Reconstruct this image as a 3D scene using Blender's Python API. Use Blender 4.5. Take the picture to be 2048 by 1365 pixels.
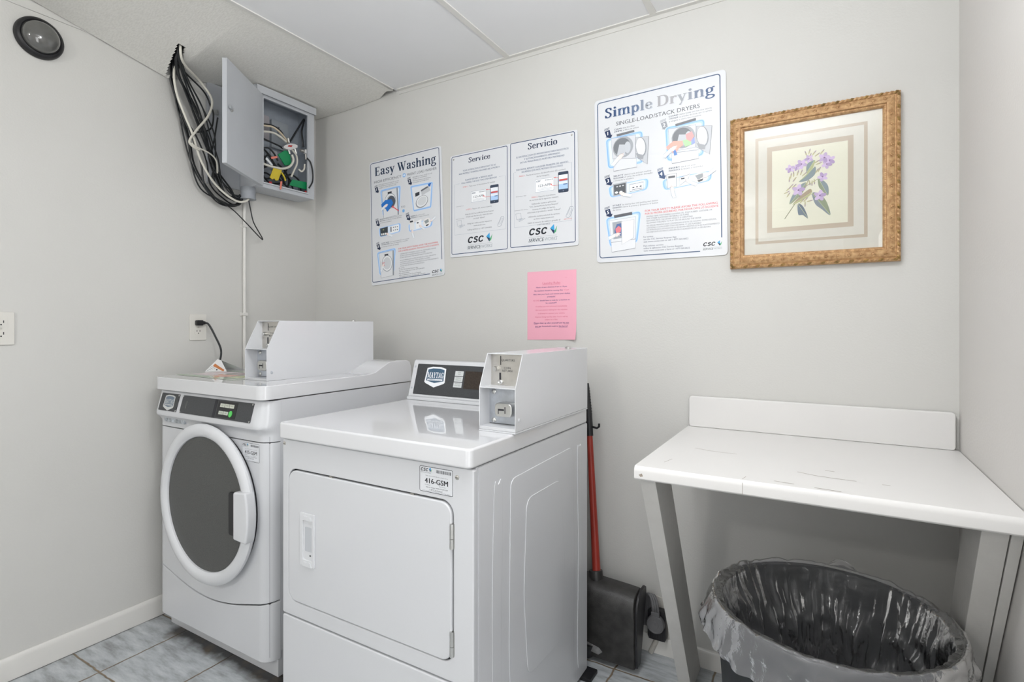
import bpy, bmesh, math, random
from mathutils import Vector, Matrix, noise
from mathutils.geometry import tessellate_polygon
C = bpy.context.scene.collection
SC = bpy.context.scene
PI = math.pi
for o in list(bpy.data.objects):
    bpy.data.objects.remove(o)

# ------------------------------------------------------------------ camera
cam = bpy.data.objects.new('camera', bpy.data.cameras.new('camera'))
C.objects.link(cam)
cam.location = (0, 0, 1.2)
cam.rotation_euler = (PI / 2, 0, math.radians(30.376))
cam.data.sensor_width = 36
cam.data.lens = 1068 / 2048 * 36
cam.data.shift_y = -32.5 / 2048
cam.data.clip_start = 0.02
SC.camera = cam

# ------------------------------------------------------------------ light and exposure
SC.view_settings.view_transform = 'Standard'
SC.view_settings.look = 'None'
SC.view_settings.gamma = 1
SC.view_settings.use_curve_mapping = False
SC.view_settings.exposure = -0.04
w = bpy.data.worlds.new('world')
SC.world = w
w.use_nodes = True
w.node_tree.nodes['Background'].inputs[0].default_value = (1, 1, 1, 1)
w.node_tree.nodes['Background'].inputs[1].default_value = 1.1


def area(name, loc, sx, sy, power, col, rot=(0, 0, 0), shape='RECTANGLE'):
    l = bpy.data.lights.new(name, 'AREA')
    l.shape = shape
    l.size = sx
    l.size_y = sy
    l.energy = power
    l.color = col
    o = bpy.data.objects.new(name, l)
    o.location = loc
    o.rotation_euler = rot
    C.objects.link(o)
    return o


def globe(name, loc, radius, power, col):
    l = bpy.data.lights.new(name, 'POINT')
    l.shadow_soft_size = radius
    l.energy = power
    l.color = col
    o = bpy.data.objects.new(name, l)
    o.location = loc
    C.objects.link(o)
    return o


globe('rear_bulb_light', (-0.86, -1.48, 2.10), 0.075, 32, (1.0, 0.98, 0.95))
globe('ceiling_globe_light', (-0.52, 0.72, 2.17), 0.11, 19, (0.98, 0.99, 1.0))
area('added_ceiling_fill_light', (-0.15, 0.45, 1.95), 0.4, 0.4, 15, (0.97, 0.985, 1.0), (PI, 0, 0))  # added unseen fill aimed upwards to brighten the ceiling, no fixture there
area('added_side_fill_light', (0.31, -0.1, 1.0), 1.6, 0.7, 11, (0.98, 0.99, 1.0), (0, PI / 2, 0))  # added off-frame fill for the dryer side; the wall has no opening


# ------------------------------------------------------------------ materials
MATS = {}


def new_mat(name):
    m = bpy.data.materials.new(name)
    m.use_nodes = True
    nt = m.node_tree
    return m, nt, nt.nodes['Principled BSDF']


def M(name, col=None, rough=0.5, metal=0.0, var=0.03, scale=8.0, bump=0.0, bscale=60.0, coat=0.0, spec=0.5):
    """procedural material: base colour gently varied by noise, optional bump"""
    if name in MATS:
        return MATS[name]
    m, nt, b = new_mat(name)
    b.inputs['Roughness'].default_value = rough
    b.inputs['Metallic'].default_value = metal
    b.inputs['Coat Weight'].default_value = coat
    b.inputs['Specular IOR Level'].default_value = spec
    tc = nt.nodes.new('ShaderNodeTexCoord')
    n = nt.nodes.new('ShaderNodeTexNoise')
    n.inputs['Scale'].default_value = scale
    n.inputs['Detail'].default_value = 3
    nt.links.new(tc.outputs['Object'], n.inputs['Vector'])
    r = nt.nodes.new('ShaderNodeValToRGB')
    r.color_ramp.elements[0].position = 0.3
    r.color_ramp.elements[1].position = 0.7
    r.color_ramp.elements[0].color = tuple(c * (1 - var) for c in col) + (1,)
    r.color_ramp.elements[1].color = tuple(min(1, c * (1 + var)) for c in col) + (1,)
    nt.links.new(n.outputs['Fac'], r.inputs['Fac'])
    nt.links.new(r.outputs['Color'], b.inputs['Base Color'])
    if bump:
        n2 = nt.nodes.new('ShaderNodeTexNoise')
        n2.inputs['Scale'].default_value = bscale
        n2.inputs['Detail'].default_value = 4
        nt.links.new(tc.outputs['Object'], n2.inputs['Vector'])
        bp = nt.nodes.new('ShaderNodeBump')
        bp.inputs['Strength'].default_value = bump
        bp.inputs['Distance'].default_value = 0.004
        nt.links.new(n2.outputs['Fac'], bp.inputs['Height'])
        nt.links.new(bp.outputs['Normal'], b.inputs['Normal'])
    MATS[name] = m
    return m


def srgb(r, g, b):
    f = lambda c: (c / 255 / 12.92) if c / 255 <= 0.04045 else ((c / 255 + 0.055) / 1.055) ** 2.4
    return (f(r), f(g), f(b))


WALL = M('wall_paint', (0.60, 0.595, 0.57), 0.55, var=0.012, scale=2.5, bump=0.12, bscale=160)
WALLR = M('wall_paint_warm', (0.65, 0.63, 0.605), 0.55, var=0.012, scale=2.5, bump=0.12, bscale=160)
CEILM = M('ceiling_panel_white', (0.80, 0.805, 0.815), 0.7, var=0.012, scale=3)
TRIMW = M('painted_trim', (0.70, 0.69, 0.66), 0.4, var=0.02, bump=0.1, bscale=40)
ENAMEL = M('white_enamel', (0.63, 0.64, 0.66), 0.22, var=0.008, scale=3, coat=0.3)
ENAMELG = M('glossy_white_enamel', (0.68, 0.685, 0.70), 0.09, var=0.008, scale=3, coat=0.6)
PLASTW = M('white_plastic', (0.67, 0.68, 0.70), 0.32, var=0.01)
GAP = M('painted_gap_shade', (0.03, 0.03, 0.035), 0.8)  # dark colour standing in for shade in gaps, slots and voids
PLATE = M('charcoal_panel', (0.045, 0.048, 0.052), 0.35, var=0.25, scale=420)
DOORG = M('smoked_door_plastic', (0.075, 0.077, 0.073), 0.42, var=0.25, scale=420)
BLACK = M('black_plastic', (0.012, 0.012, 0.014), 0.4, var=0.15)
CHROME = M('bright_steel', (0.62, 0.62, 0.60), 0.28, 1.0, var=0.08, scale=30)
STEEL = M('brushed_steel', (0.62, 0.60, 0.56), 0.36, 1.0, var=0.06, scale=30)
ZINC = M('galvanised_steel', (0.55, 0.58, 0.62), 0.4, 0.7, var=0.12, scale=40)
LAM = M('white_laminate', (0.72, 0.71, 0.695), 0.34, var=0.012, scale=4)
LEGM = M('cream_painted_wood', (0.60, 0.59, 0.565), 0.5, var=0.03, scale=20, bump=0.25, bscale=90)
WOODM = M('bare_pine', (0.52, 0.36, 0.16), 0.6, var=0.1, scale=12)
GREYP = M('grey_painted_steel', (0.50, 0.52, 0.55), 0.42, var=0.03, scale=6)
GREYI = M('grey_enclosure_inside', (0.32, 0.355, 0.40), 0.5, var=0.05, scale=20)
CBLK = M('black_cable_jacket', (0.016, 0.018, 0.02), 0.4, var=0.1)
CWHT = M('white_cable_jacket', (0.66, 0.64, 0.57), 0.45, var=0.03)
GREEN = M('green_plastic_tag', (0.005, 0.24, 0.085), 0.4)
YELL = M('yellow_plastic_tag', (0.62, 0.48, 0.03), 0.45)
REDP = M('red_plastic', (0.45, 0.03, 0.03), 0.4)
PINKP = M('coral_plastic', (0.75, 0.22, 0.16), 0.4)
POLE = M('red_painted_pole', (0.33, 0.035, 0.022), 0.33, var=0.12, scale=9)
PANM = M('dusty_black_plastic', (0.030, 0.029, 0.028), 0.42, var=0.45, scale=26, bump=0.1, bscale=260)
CANM = M('charcoal_can_plastic', (0.017, 0.020, 0.022), 0.5, var=0.2, scale=14)
PLUGG = M('grey_moulded_rubber', (0.13, 0.13, 0.135), 0.55, var=0.1)
PAPER = M('poster_sheet_plastic', (0.70, 0.715, 0.74), 0.3, var=0.006)
PINK = M('pink_paper', (0.83, 0.40, 0.50), 0.7, var=0.01)
OUTM = M('ivory_outlet_plastic', (0.68, 0.665, 0.62), 0.35, var=0.01)
INKS = {}


def ink(r, g, b):
    k = (r, g, b)
    if k not in INKS:
        INKS[k] = M('ink_%02x%02x%02x' % k, srgb(r, g, b), 0.4, var=0.004)
    return INKS[k]


def mat_ceiling_textured():
    m, nt, b = new_mat('textured_ceiling_tile')
    tc = nt.nodes.new('ShaderNodeTexCoord')
    mp = nt.nodes.new('ShaderNodeMapping')
    mp.inputs['Scale'].default_value = (75, 210, 60)
    mp.inputs['Rotation'].default_value = (0, 0, 0.5)
    n = nt.nodes.new('ShaderNodeTexNoise')
    n.inputs['Scale'].default_value = 1.0
    n.inputs['Detail'].default_value = 5
    nt.links.new(tc.outputs['Object'], mp.inputs['Vector'])
    nt.links.new(mp.outputs['Vector'], n.inputs['Vector'])
    r = nt.nodes.new('ShaderNodeValToRGB')
    r.color_ramp.elements[0].position = 0.35
    r.color_ramp.elements[1].position = 0.62
    r.color_ramp.elements[0].color = (0.71, 0.70, 0.66, 1)
    r.color_ramp.elements[1].color = (0.78, 0.77, 0.73, 1)
    nt.links.new(n.outputs['Fac'], r.inputs['Fac'])
    nt.links.new(r.outputs['Color'], b.inputs['Base Color'])
    bp = nt.nodes.new('ShaderNodeBump')
    bp.inputs['Strength'].default_value = 0.28
    bp.inputs['Distance'].default_value = 0.003
    nt.links.new(n.outputs['Fac'], bp.inputs['Height'])
    nt.links.new(bp.outputs['Normal'], b.inputs['Normal'])
    b.inputs['Roughness'].default_value = 0.8
    return m


TEXTILE = mat_ceiling_textured()


def mat_floor():
    """12 inch blue-grey mottled ceramic tiles, brown grout, grime along the washer plinth"""
    m, nt, b = new_mat('blue_grey_floor_tile')
    L = nt.links.new
    N = nt.nodes.new

    def math_(op, a, bb=None):
        x = N('ShaderNodeMath')
        x.operation = op
        for i, v in enumerate((a, bb)):
            if v is None:
                continue
            if isinstance(v, (int, float)):
                x.inputs[i].default_value = v
            else:
                L(v, x.inputs[i])
        return x.outputs[0]
    tc = N('ShaderNodeTexCoord')
    sp = N('ShaderNodeSeparateXYZ')
    L(tc.outputs['Object'], sp.inputs[0])
    wob = N('ShaderNodeTexNoise')
    wob.inputs['Scale'].default_value = 30
    L(tc.outputs['Object'], wob.inputs['Vector'])
    wv = math_('MULTIPLY', math_('SUBTRACT', wob.outputs['Fac'], 0.5), 0.008)

    def line(sock, off):
        t = math_('FRACT', math_('DIVIDE', math_('SUBTRACT', math_('ADD', sock, wv), off), 0.3055))
        return math_('MULTIPLY', math_('MINIMUM', t, math_('SUBTRACT', 1.0, t)), 0.3055)
    d = math_('MINIMUM', line(sp.outputs['X'], -2.160), line(sp.outputs['Y'], 0.870))
    gm = N('ShaderNodeMapRange')
    gm.inputs[1].default_value = 0.0018
    gm.inputs[2].default_value = 0.0042
    L(d, gm.inputs[0])
    mp = N('ShaderNodeMapping')
    mp.inputs['Scale'].default_value = (8, 34, 1)
    mp.inputs['Rotation'].default_value = (0, 0, 0.6)
    L(tc.outputs['Object'], mp.inputs['Vector'])
    n = N('ShaderNodeTexNoise')
    n.inputs['Scale'].default_value = 1.0
    n.inputs['Detail'].default_value = 7
    n.inputs['Roughness'].default_value = 0.65
    L(mp.outputs['Vector'], n.inputs['Vector'])
    r = N('ShaderNodeValToRGB')
    e = r.color_ramp.elements
    e[0].position = 0.32
    e[0].color = srgb(140, 141, 142) + (1,)
    e[1].position = 0.68
    e[1].color = srgb(200, 203, 205) + (1,)
    x = e.new(0.5)
    x.color = srgb(176, 181, 184) + (1,)
    L(n.outputs['Fac'], r.inputs['Fac'])
    n2 = N('ShaderNodeTexNoise')
    n2.inputs['Scale'].default_value = 14
    n2.inputs['Detail'].default_value = 5
    L(tc.outputs['Object'], n2.inputs['Vector'])
    g = N('ShaderNodeValToRGB')
    g.color_ramp.elements[0].color = srgb(66, 52, 38) + (1,)
    g.color_ramp.elements[1].color = srgb(158, 140, 116) + (1,)
    L(n2.outputs['Fac'], g.inputs['Fac'])
    mx = N('ShaderNodeMixRGB')
    L(gm.outputs[0], mx.inputs[0])
    L(g.outputs['Color'], mx.inputs[1])
    L(r.outputs['Color'], mx.inputs[2])
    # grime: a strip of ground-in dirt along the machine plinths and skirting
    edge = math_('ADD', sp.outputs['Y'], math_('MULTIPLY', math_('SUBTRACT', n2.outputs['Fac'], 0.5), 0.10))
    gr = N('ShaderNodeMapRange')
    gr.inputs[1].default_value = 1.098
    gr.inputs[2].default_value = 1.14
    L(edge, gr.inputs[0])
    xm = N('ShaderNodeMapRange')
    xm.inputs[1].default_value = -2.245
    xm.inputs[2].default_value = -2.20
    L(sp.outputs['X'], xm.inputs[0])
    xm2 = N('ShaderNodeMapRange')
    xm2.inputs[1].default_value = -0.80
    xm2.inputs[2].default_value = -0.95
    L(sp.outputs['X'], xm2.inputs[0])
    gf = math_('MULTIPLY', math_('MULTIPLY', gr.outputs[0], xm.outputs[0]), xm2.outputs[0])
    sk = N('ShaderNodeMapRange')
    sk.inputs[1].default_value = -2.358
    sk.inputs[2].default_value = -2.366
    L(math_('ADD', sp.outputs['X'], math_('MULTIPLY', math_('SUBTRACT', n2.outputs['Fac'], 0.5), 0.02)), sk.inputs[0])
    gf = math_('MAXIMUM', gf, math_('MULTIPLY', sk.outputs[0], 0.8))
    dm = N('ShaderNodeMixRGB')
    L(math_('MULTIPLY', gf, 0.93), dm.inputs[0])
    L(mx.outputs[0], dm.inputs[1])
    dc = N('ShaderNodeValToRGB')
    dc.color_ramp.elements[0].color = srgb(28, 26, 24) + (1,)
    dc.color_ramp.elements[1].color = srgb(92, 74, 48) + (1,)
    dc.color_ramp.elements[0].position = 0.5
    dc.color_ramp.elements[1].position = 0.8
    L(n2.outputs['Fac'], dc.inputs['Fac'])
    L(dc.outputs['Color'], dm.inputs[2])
    L(dm.outputs[0], b.inputs['Base Color'])
    bp = N('ShaderNodeBump')
    bp.inputs['Strength'].default_value = 0.5
    bp.inputs['Distance'].default_value = 0.003
    L(gm.outputs[0], bp.inputs['Height'])
    L(bp.outputs['Normal'], b.inputs['Normal'])
    b.inputs['Roughness'].default_value = 0.42
    return m


FLOORM = mat_floor()


def mat_glass(name, tint=(1, 1, 1), rough=0.0, ior=1.45):
    m, nt, b = new_mat(name)
    nt.nodes.remove(b)
    out = nt.nodes['Material Output']
    t = nt.nodes.new('ShaderNodeBsdfTransparent')
    t.inputs[0].default_value = tint + (1,)
    g = nt.nodes.new('ShaderNodeBsdfGlossy')
    g.inputs['Roughness'].default_value = rough
    f = nt.nodes.new('ShaderNodeFresnel')
    f.inputs[0].default_value = ior
    mx = nt.nodes.new('ShaderNodeMixShader')
    nt.links.new(f.outputs[0], mx.inputs[0])
    nt.links.new(t.outputs[0], mx.inputs[1])
    nt.links.new(g.outputs[0], mx.inputs[2])
    nt.links.new(mx.outputs[0], out.inputs[0])
    return m


def mat_liner(name, lo, hi, ior):
    m, nt, b = new_mat(name)
    L = nt.links.new
    N = nt.nodes.new
    out = nt.nodes['Material Output']
    tc = N('ShaderNodeTexCoord')
    n = N('ShaderNodeTexNoise')
    n.inputs['Scale'].default_value = 16
    n.inputs['Detail'].default_value = 6
    n.inputs['Distortion'].default_value = 1.5
    L(tc.outputs['Object'], n.inputs['Vector'])
    mr = N('ShaderNodeMapRange')
    mr.inputs[1].default_value = 1.15
    mr.inputs[2].default_value = 0.75
    mr.inputs[3].default_value = lo
    mr.inputs[4].default_value = hi
    L(n.outputs['Fac'], mr.inputs[0])
    b.inputs['Base Color'].default_value = (0.8, 0.8, 0.82, 1)
    b.inputs['Roughness'].default_value = 0.3
    t = N('ShaderNodeBsdfTransparent')
    t.inputs[0].default_value = (0.96, 0.96, 0.97, 1)
    m1 = N('ShaderNodeMixShader')
    L(mr.outputs[0], m1.inputs[0])
    L(t.outputs[0], m1.inputs[1])
    L(b.outputs[0], m1.inputs[2])
    g = N('ShaderNodeBsdfGlossy')
    g.inputs['Roughness'].default_value = 0.16
    f = N('ShaderNodeFresnel')
    f.inputs[0].default_value = ior
    bp = N('ShaderNodeBump')
    bp.inputs['Strength'].default_value = 0.5
    bp.inputs['Distance'].default_value = 0.006
    n3 = N('ShaderNodeTexNoise')
    n3.inputs['Scale'].default_value = 45
    n3.inputs['Detail'].default_value = 4
    L(tc.outputs['Object'], n3.inputs['Vector'])
    L(n3.outputs['Fac'], bp.inputs['Height'])
    L(bp.outputs['Normal'], g.inputs['Normal'])
    L(bp.outputs['Normal'], f.inputs['Normal'])
    m2 = N('ShaderNodeMixShader')
    L(f.outputs[0], m2.inputs[0])
    L(m1.outputs[0], m2.inputs[1])
    L(g.outputs[0], m2.inputs[2])
    L(m2.outputs[0], out.inputs[0])
    return m


LINER = mat_liner('clear_bin_liner', 0.004, 0.075, 1.36)
LINER2 = mat_liner('doubled_liner_hem', 0.02, 0.14, 1.36)
GLASS = mat_glass('picture_glass')
DOME = M('smoked_dome', (0.10, 0.10, 0.095), 0.06, var=0.2, scale=18, coat=1.0)


def mat_gold():
    m, nt, b = new_mat('antique_gold_gilt')
    L = nt.links.new
    N = nt.nodes.new
    tc = N('ShaderNodeTexCoord')
    n = N('ShaderNodeTexNoise')
    n.inputs['Scale'].default_value = 90
    n.inputs['Detail'].default_value = 5
    L(tc.outputs['Object'], n.inputs['Vector'])
    r = N('ShaderNodeValToRGB')
    r.color_ramp.elements[0].position = 0.35
    r.color_ramp.elements[1].position = 0.65
    r.color_ramp.elements[0].color = srgb(172, 132, 90) + (1,)
    r.color_ramp.elements[1].color = srgb(208, 170, 124) + (1,)
    L(n.outputs['Fac'], r.inputs['Fac'])
    L(r.outputs['Color'], b.inputs['Base Color'])
    bp = N('ShaderNodeBump')
    bp.inputs['Strength'].default_value = 0.7
    bp.inputs['Distance'].default_value = 0.002
    L(n.outputs['Fac'], bp.inputs['Height'])
    L(bp.outputs['Normal'], b.inputs['Normal'])
    b.inputs['Metallic'].default_value = 0.25
    b.inputs['Roughness'].default_value = 0.45
    return m


GOLD = mat_gold()
GOLDD = M('dark_gilt_edge', srgb(150, 120, 70), 0.45, 0.3, var=0.4, scale=70)

# ------------------------------------------------------------------ mesh builder
ORG = {}


def catmull(pts, n=8, closed=False):
    P = [Vector(p) for p in pts]
    out = []
    m = len(P)
    rng = m if closed else m - 1
    for i in range(rng):
        p0 = P[(i - 1) % m] if closed or i > 0 else P[0] * 2 - P[1]
        p1, p2 = P[i], P[(i + 1) % m]
        p3 = P[(i + 2) % m] if closed or i + 2 < m else P[-1] * 2 - P[-2]
        for k in range(n):
            t = k / n
            out.append(0.5 * ((2 * p1) + (p2 - p0) * t + (2 * p0 - 5 * p1 + 4 * p2 - p3) * t * t
                              + (3 * p1 - p0 - 3 * p2 + p3) * t ** 3))
    if not closed:
        out.append(P[-1])
    return out


def rr(u0, u1, v0, v1, r, n=6):
    """rounded rectangle outline, counter-clockwise"""
    out = []
    for cx, cy, a0 in ((u1 - r, v0 + r, -PI / 2), (u1 - r, v1 - r, 0), (u0 + r, v1 - r, PI / 2), (u0 + r, v0 + r, PI)):
        for k in range(n + 1):
            a = a0 + PI / 2 * k / n
            out.append((cx + r * math.cos(a), cy + r * math.sin(a)))
    return out


def circ(cu, cv, r, n=32, r2=None):
    return [(cu + r * math.cos(2 * PI * k / n), cv + (r2 or r) * math.sin(2 * PI * k / n)) for k in range(n)]


FRONT = lambda Y: (lambda u, v, w: (u, Y - w, v))       # faces the viewer's side (-Y); w grows outwards
LEFTW = lambda X: (lambda u, v, w: (X + w, u, v))       # on the left wall: u = Y, v = z, w out of the wall (+X)
RIGHTF = lambda X: (lambda u, v, w: (X + w, u, v))
UP = lambda Z: (lambda u, v, w: (u, v, Z + w))


class MB:
    def __init__(s):
        s.v = []
        s.f = []
        s.m = []
        s.mats = []
        s.sm = []

    def mi(s, mat):
        if mat not in s.mats:
            s.mats.append(mat)
        return s.mats.index(mat)

    def add(s, vs, fs, mat, smooth=True):
        b = len(s.v)
        s.v += [tuple(p) for p in vs]
        k = s.mi(mat)
        for f in fs:
            s.f.append(tuple(b + i for i in f))
            s.m.append(k)
            s.sm.append(smooth)
        return s

    def box(s, x0, x1, y0, y1, z0, z1, mat):
        v = [(x, y, z) for z in (z0, z1) for y in (y0, y1) for x in (x0, x1)]
        return s.add(v, [(0, 2, 3, 1), (4, 5, 7, 6), (0, 1, 5, 4), (2, 6, 7, 3), (0, 4, 6, 2), (1, 3, 7, 5)], mat)

    def prism(s, outl, w0, w1, f, mat, holes=()):
        n = len(outl)
        if not holes:
            v = [f(p[0], p[1], w0) for p in outl] + [f(p[0], p[1], w1) for p in outl]
            fs = [tuple(range(n - 1, -1, -1)), tuple(range(n, 2 * n))]
            fs += [(i, (i + 1) % n, n + (i + 1) % n, n + i) for i in range(n)]
            return s.add(v, fs, mat)
        rings = [list(outl)] + [list(h) for h in holes]
        allp = [p for r in rings for p in r]
        N = len(allp)
        tri = tessellate_polygon([[Vector((p[0], p[1], 0)) for p in r] for r in rings])
        v = [f(p[0], p[1], w0) for p in allp] + [f(p[0], p[1], w1) for p in allp]
        fs = [(a, b, c) for a, b, c in tri] + [(a + N, c + N, b + N) for a, b, c in tri]
        o = 0
        for r in rings:
            k = len(r)
            fs += [(o + i, o + (i + 1) % k, N + o + (i + 1) % k, N + o + i) for i in range(k)]
            o += k
        return s.add(v, fs, mat)

    def ringprism(s, outer, inner, w0, w1, f, mat):
        n = len(outer)
        v = []
        for loop, ww in ((outer, w0), (outer, w1), (inner, w1), (inner, w0)):
            v += [f(p[0], p[1], ww) for p in loop]
        fs = []
        for k in range(4):
            a, b = k * n, ((k + 1) % 4) * n
            fs += [(a + i, a + (i + 1) % n, b + (i + 1) % n, b + i) for i in range(n)]
        return s.add(v, fs, mat)

    def loft(s, loops, mat, cap0=True, cap1=True):
        n = len(loops[0])
        v = [p for l in loops for p in l]
        fs = []
        for k in range(len(loops) - 1):
            a, b = k * n, (k + 1) * n
            fs += [(a + i, a + (i + 1) % n, b + (i + 1) % n, b + i) for i in range(n)]
        if cap0:
            fs.append(tuple(range(n - 1, -1, -1)))
        if cap1:
            fs.append(tuple(range((len(loops) - 1) * n, len(loops) * n)))
        return s.add(v, fs, mat)

    def sheet(s, grid, mat):
        n = len(grid[0])
        v = [p for r in grid for p in r]
        fs = [(j * n + i, j * n + i + 1, (j + 1) * n + i + 1, (j + 1) * n + i)
              for j in range(len(grid) - 1) for i in range(n - 1)]
        return s.add(v, fs, mat)

    def tube(s, pts, r, mat, seg=8, smooth=0, cap=True, flat=1.0, radii=None):
        P = catmull(pts, smooth) if smooth else [Vector(p) for p in pts]
        n = len(P)
        loops = []
        prev = None
        for i, p in enumerate(P):
            d = (P[min(i + 1, n - 1)] - P[max(i - 1, 0)]).normalized()
            if prev is None:
                a = d.orthogonal().normalized()
            else:
                a = (prev - d * prev.dot(d))
                a = a.normalized() if a.length > 1e-6 else d.orthogonal().normalized()
            prev = a
            bb = d.cross(a)
            R = radii[min(len(radii) - 1, int(i * len(radii) / n))] if radii else r
            if callable(r):
                R = r(i / (n - 1))
            loops.append([p + a * (R * math.cos(2 * PI * k / seg)) + bb * (R * flat * math.sin(2 * PI * k / seg))
                          for k in range(seg)])
        return s.loft(loops, mat, cap, cap)

    def lathe(s, prof, f, mat, seg=48, cap0=False, cap1=False):
        """prof: (radius, w); f(u,v,w)"""
        loops = [[f(r * math.cos(2 * PI * k / seg), r * math.sin(2 * PI * k / seg), ww) for k in range(seg)]
                 for r, ww in prof]
        return s.loft(loops, mat, cap0, cap1)

    def ball(s, c, rx, ry, rz, mat, seg=12, rings=8):
        loops = []
        for j in range(1, rings):
            a = PI * j / rings
            loops.append([(c[0] + rx * math.sin(a) * math.cos(2 * PI * k / seg),
                           c[1] + ry * math.sin(a) * math.sin(2 * PI * k / seg), c[2] - rz * math.cos(a))
                          for k in range(seg)])
        return s.loft(loops, mat, True, True)

    def build(s, name, parent=None, loc=None, bevel=0.0, seg=2, ang=32, label=None):
        """links the collected geometry as ONE mesh object"""
        org = ORG[parent.name] if parent is not None else Vector(loc or (0, 0, 0))
        me = bpy.data.meshes.new(name)
        bm = bmesh.new()
        vs = [bm.verts.new(Vector(p) - org) for p in s.v]
        for f, k, sm in zip(s.f, s.m, s.sm):
            if len(set(f)) < 3:
                continue
            try:
                fc = bm.faces.new([vs[i] for i in f])
            except ValueError:
                continue
            fc.material_index = k
            fc.smooth = sm
        bmesh.ops.remove_doubles(bm, verts=bm.verts, dist=1e-6)
        bmesh.ops.recalc_face_normals(bm, faces=bm.faces)
        if bevel:
            ed = [e for e in bm.edges if len(e.link_faces) == 2 and e.calc_face_angle(0) > math.radians(40)]
            bmesh.ops.bevel(bm, geom=ed, offset=bevel, offset_type='OFFSET', segments=seg, profile=0.5,
                            affect='EDGES', clamp_overlap=True)
        for e in bm.edges:
            if len(e.link_faces) > 2 or (len(e.link_faces) == 2 and e.calc_face_angle(0) > math.radians(ang)):
                e.smooth = False
        bm.to_mesh(me)
        bm.free()
        for m in s.mats:
            me.materials.append(m)
        o = bpy.data.objects.new(name, me)
        C.objects.link(o)
        if parent is not None:
            o.parent = parent
        else:
            o.location = org
        ORG[o.name] = org
        if bevel:
            wn = o.modifiers.new('normals', 'WEIGHTED_NORMAL')
            wn.keep_sharp = True
        if label:
            o['label'] = label
        return o


def thing(name, label, cat, loc=(0, 0, 0), group=None):
    o = bpy.data.objects.new(name, None)
    o.empty_display_size = 0.05
    C.objects.link(o)
    o.location = loc
    ORG[o.name] = Vector(loc)
    o['label'] = label
    o['category'] = cat
    if group:
        o['group'] = group
    return o


def tag(o, label, cat, group=None):
    o['label'] = label
    o['category'] = cat
    if group:
        o['group'] = group
    return o


def struct(o):
    o['kind'] = 'structure'
    return o


# ------------------------------------------------------------------ lettering
TXT = {}


def text_tris(s, bold=0.0):
    k = s
    if k in TXT:
        return TXT[k]
    cu = bpy.data.curves.new('t', 'FONT')
    cu.body = s
    cu.size = 1.0
    cu.resolution_u = 2
    o = bpy.data.objects.new('t', cu)
    C.objects.link(o)
    dg = bpy.context.evaluated_depsgraph_get()
    ev = o.evaluated_get(dg)
    me = ev.to_mesh()
    v = [(a.co.x, a.co.y) for a in me.vertices]
    f = [tuple(p.vertices) for p in me.polygons]
    ev.to_mesh_clear()
    bpy.data.objects.remove(o)
    bpy.data.curves.remove(cu)
    x0 = min([p[0] for p in v] or [0])
    x1 = max([p[0] for p in v] or [0])
    TXT[k] = (v, f, x0, x1)
    return TXT[k]


def nib(pts, T=0.145, t=0.045, n=6, closed=False):
    """stroke with an upright broad nib: thick verticals, thin horizontals"""
    P = [p.to_2d() for p in catmull([(a, b, 0) for a, b in pts], n, closed)] if n else [Vector(p) for p in pts]
    m = len(P)
    v, f = [], []
    for i in range(m):
        if closed:
            d = (P[(i + 1) % m] - P[i - 1]).normalized()
        else:
            d = (P[min(i + 1, m - 1)] - P[max(i - 1, 0)]).normalized()
        nx, ny = -d.y, d.x
        h = math.sqrt((T / 2 * nx) ** 2 + (t / 2 * ny) ** 2)
        v += [(P[i].x + nx * h, P[i].y + ny * h), (P[i].x - nx * h, P[i].y - ny * h)]
    for i in range(m if closed else m - 1):
        j = (i + 1) % m
        f.append((2 * i, 2 * i + 1, 2 * j + 1, 2 * j))
    return v, f


def rect(x0, y0, x1, y1):
    return [(x0, y0), (x1, y0), (x1, y1), (x0, y1)], [(0, 1, 2, 3)]


def quad(*p):
    return list(p), [tuple(range(len(p)))]


def ell(cx, cy, rx, ry, n=16):
    return [(cx + rx * math.cos(2 * PI * k / n), cy + ry * math.sin(2 * PI * k / n)) for k in range(n)]


def stem(x, y0, y1, foot=True, head=True, hw=0.07):
    r = [rect(x - hw, y0, x + hw, y1)]
    if foot:
        r.append(rect(x - 0.115, y0, x + 0.115, y0 + 0.04))
    if head:
        r.append(quad((x - 0.12, y1 - 0.05), (x, y1 - 0.03), (x, y1 + 0.01), (x - 0.12, y1 - 0.015)))
    return r


def arch(x0, x1, y):
    return [nib([(x0, y - 0.12), (x0 + 0.06, y - 0.035), ((x0 + x1) / 2 + 0.04, y - 0.012), (x1 - 0.02, y - 0.06), (x1, y - 0.18)]),
            rect(x1 - 0.062, 0, x1 + 0.062, y - 0.15), rect(x1 - 0.115, 0, x1 + 0.115, 0.04)]


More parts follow.
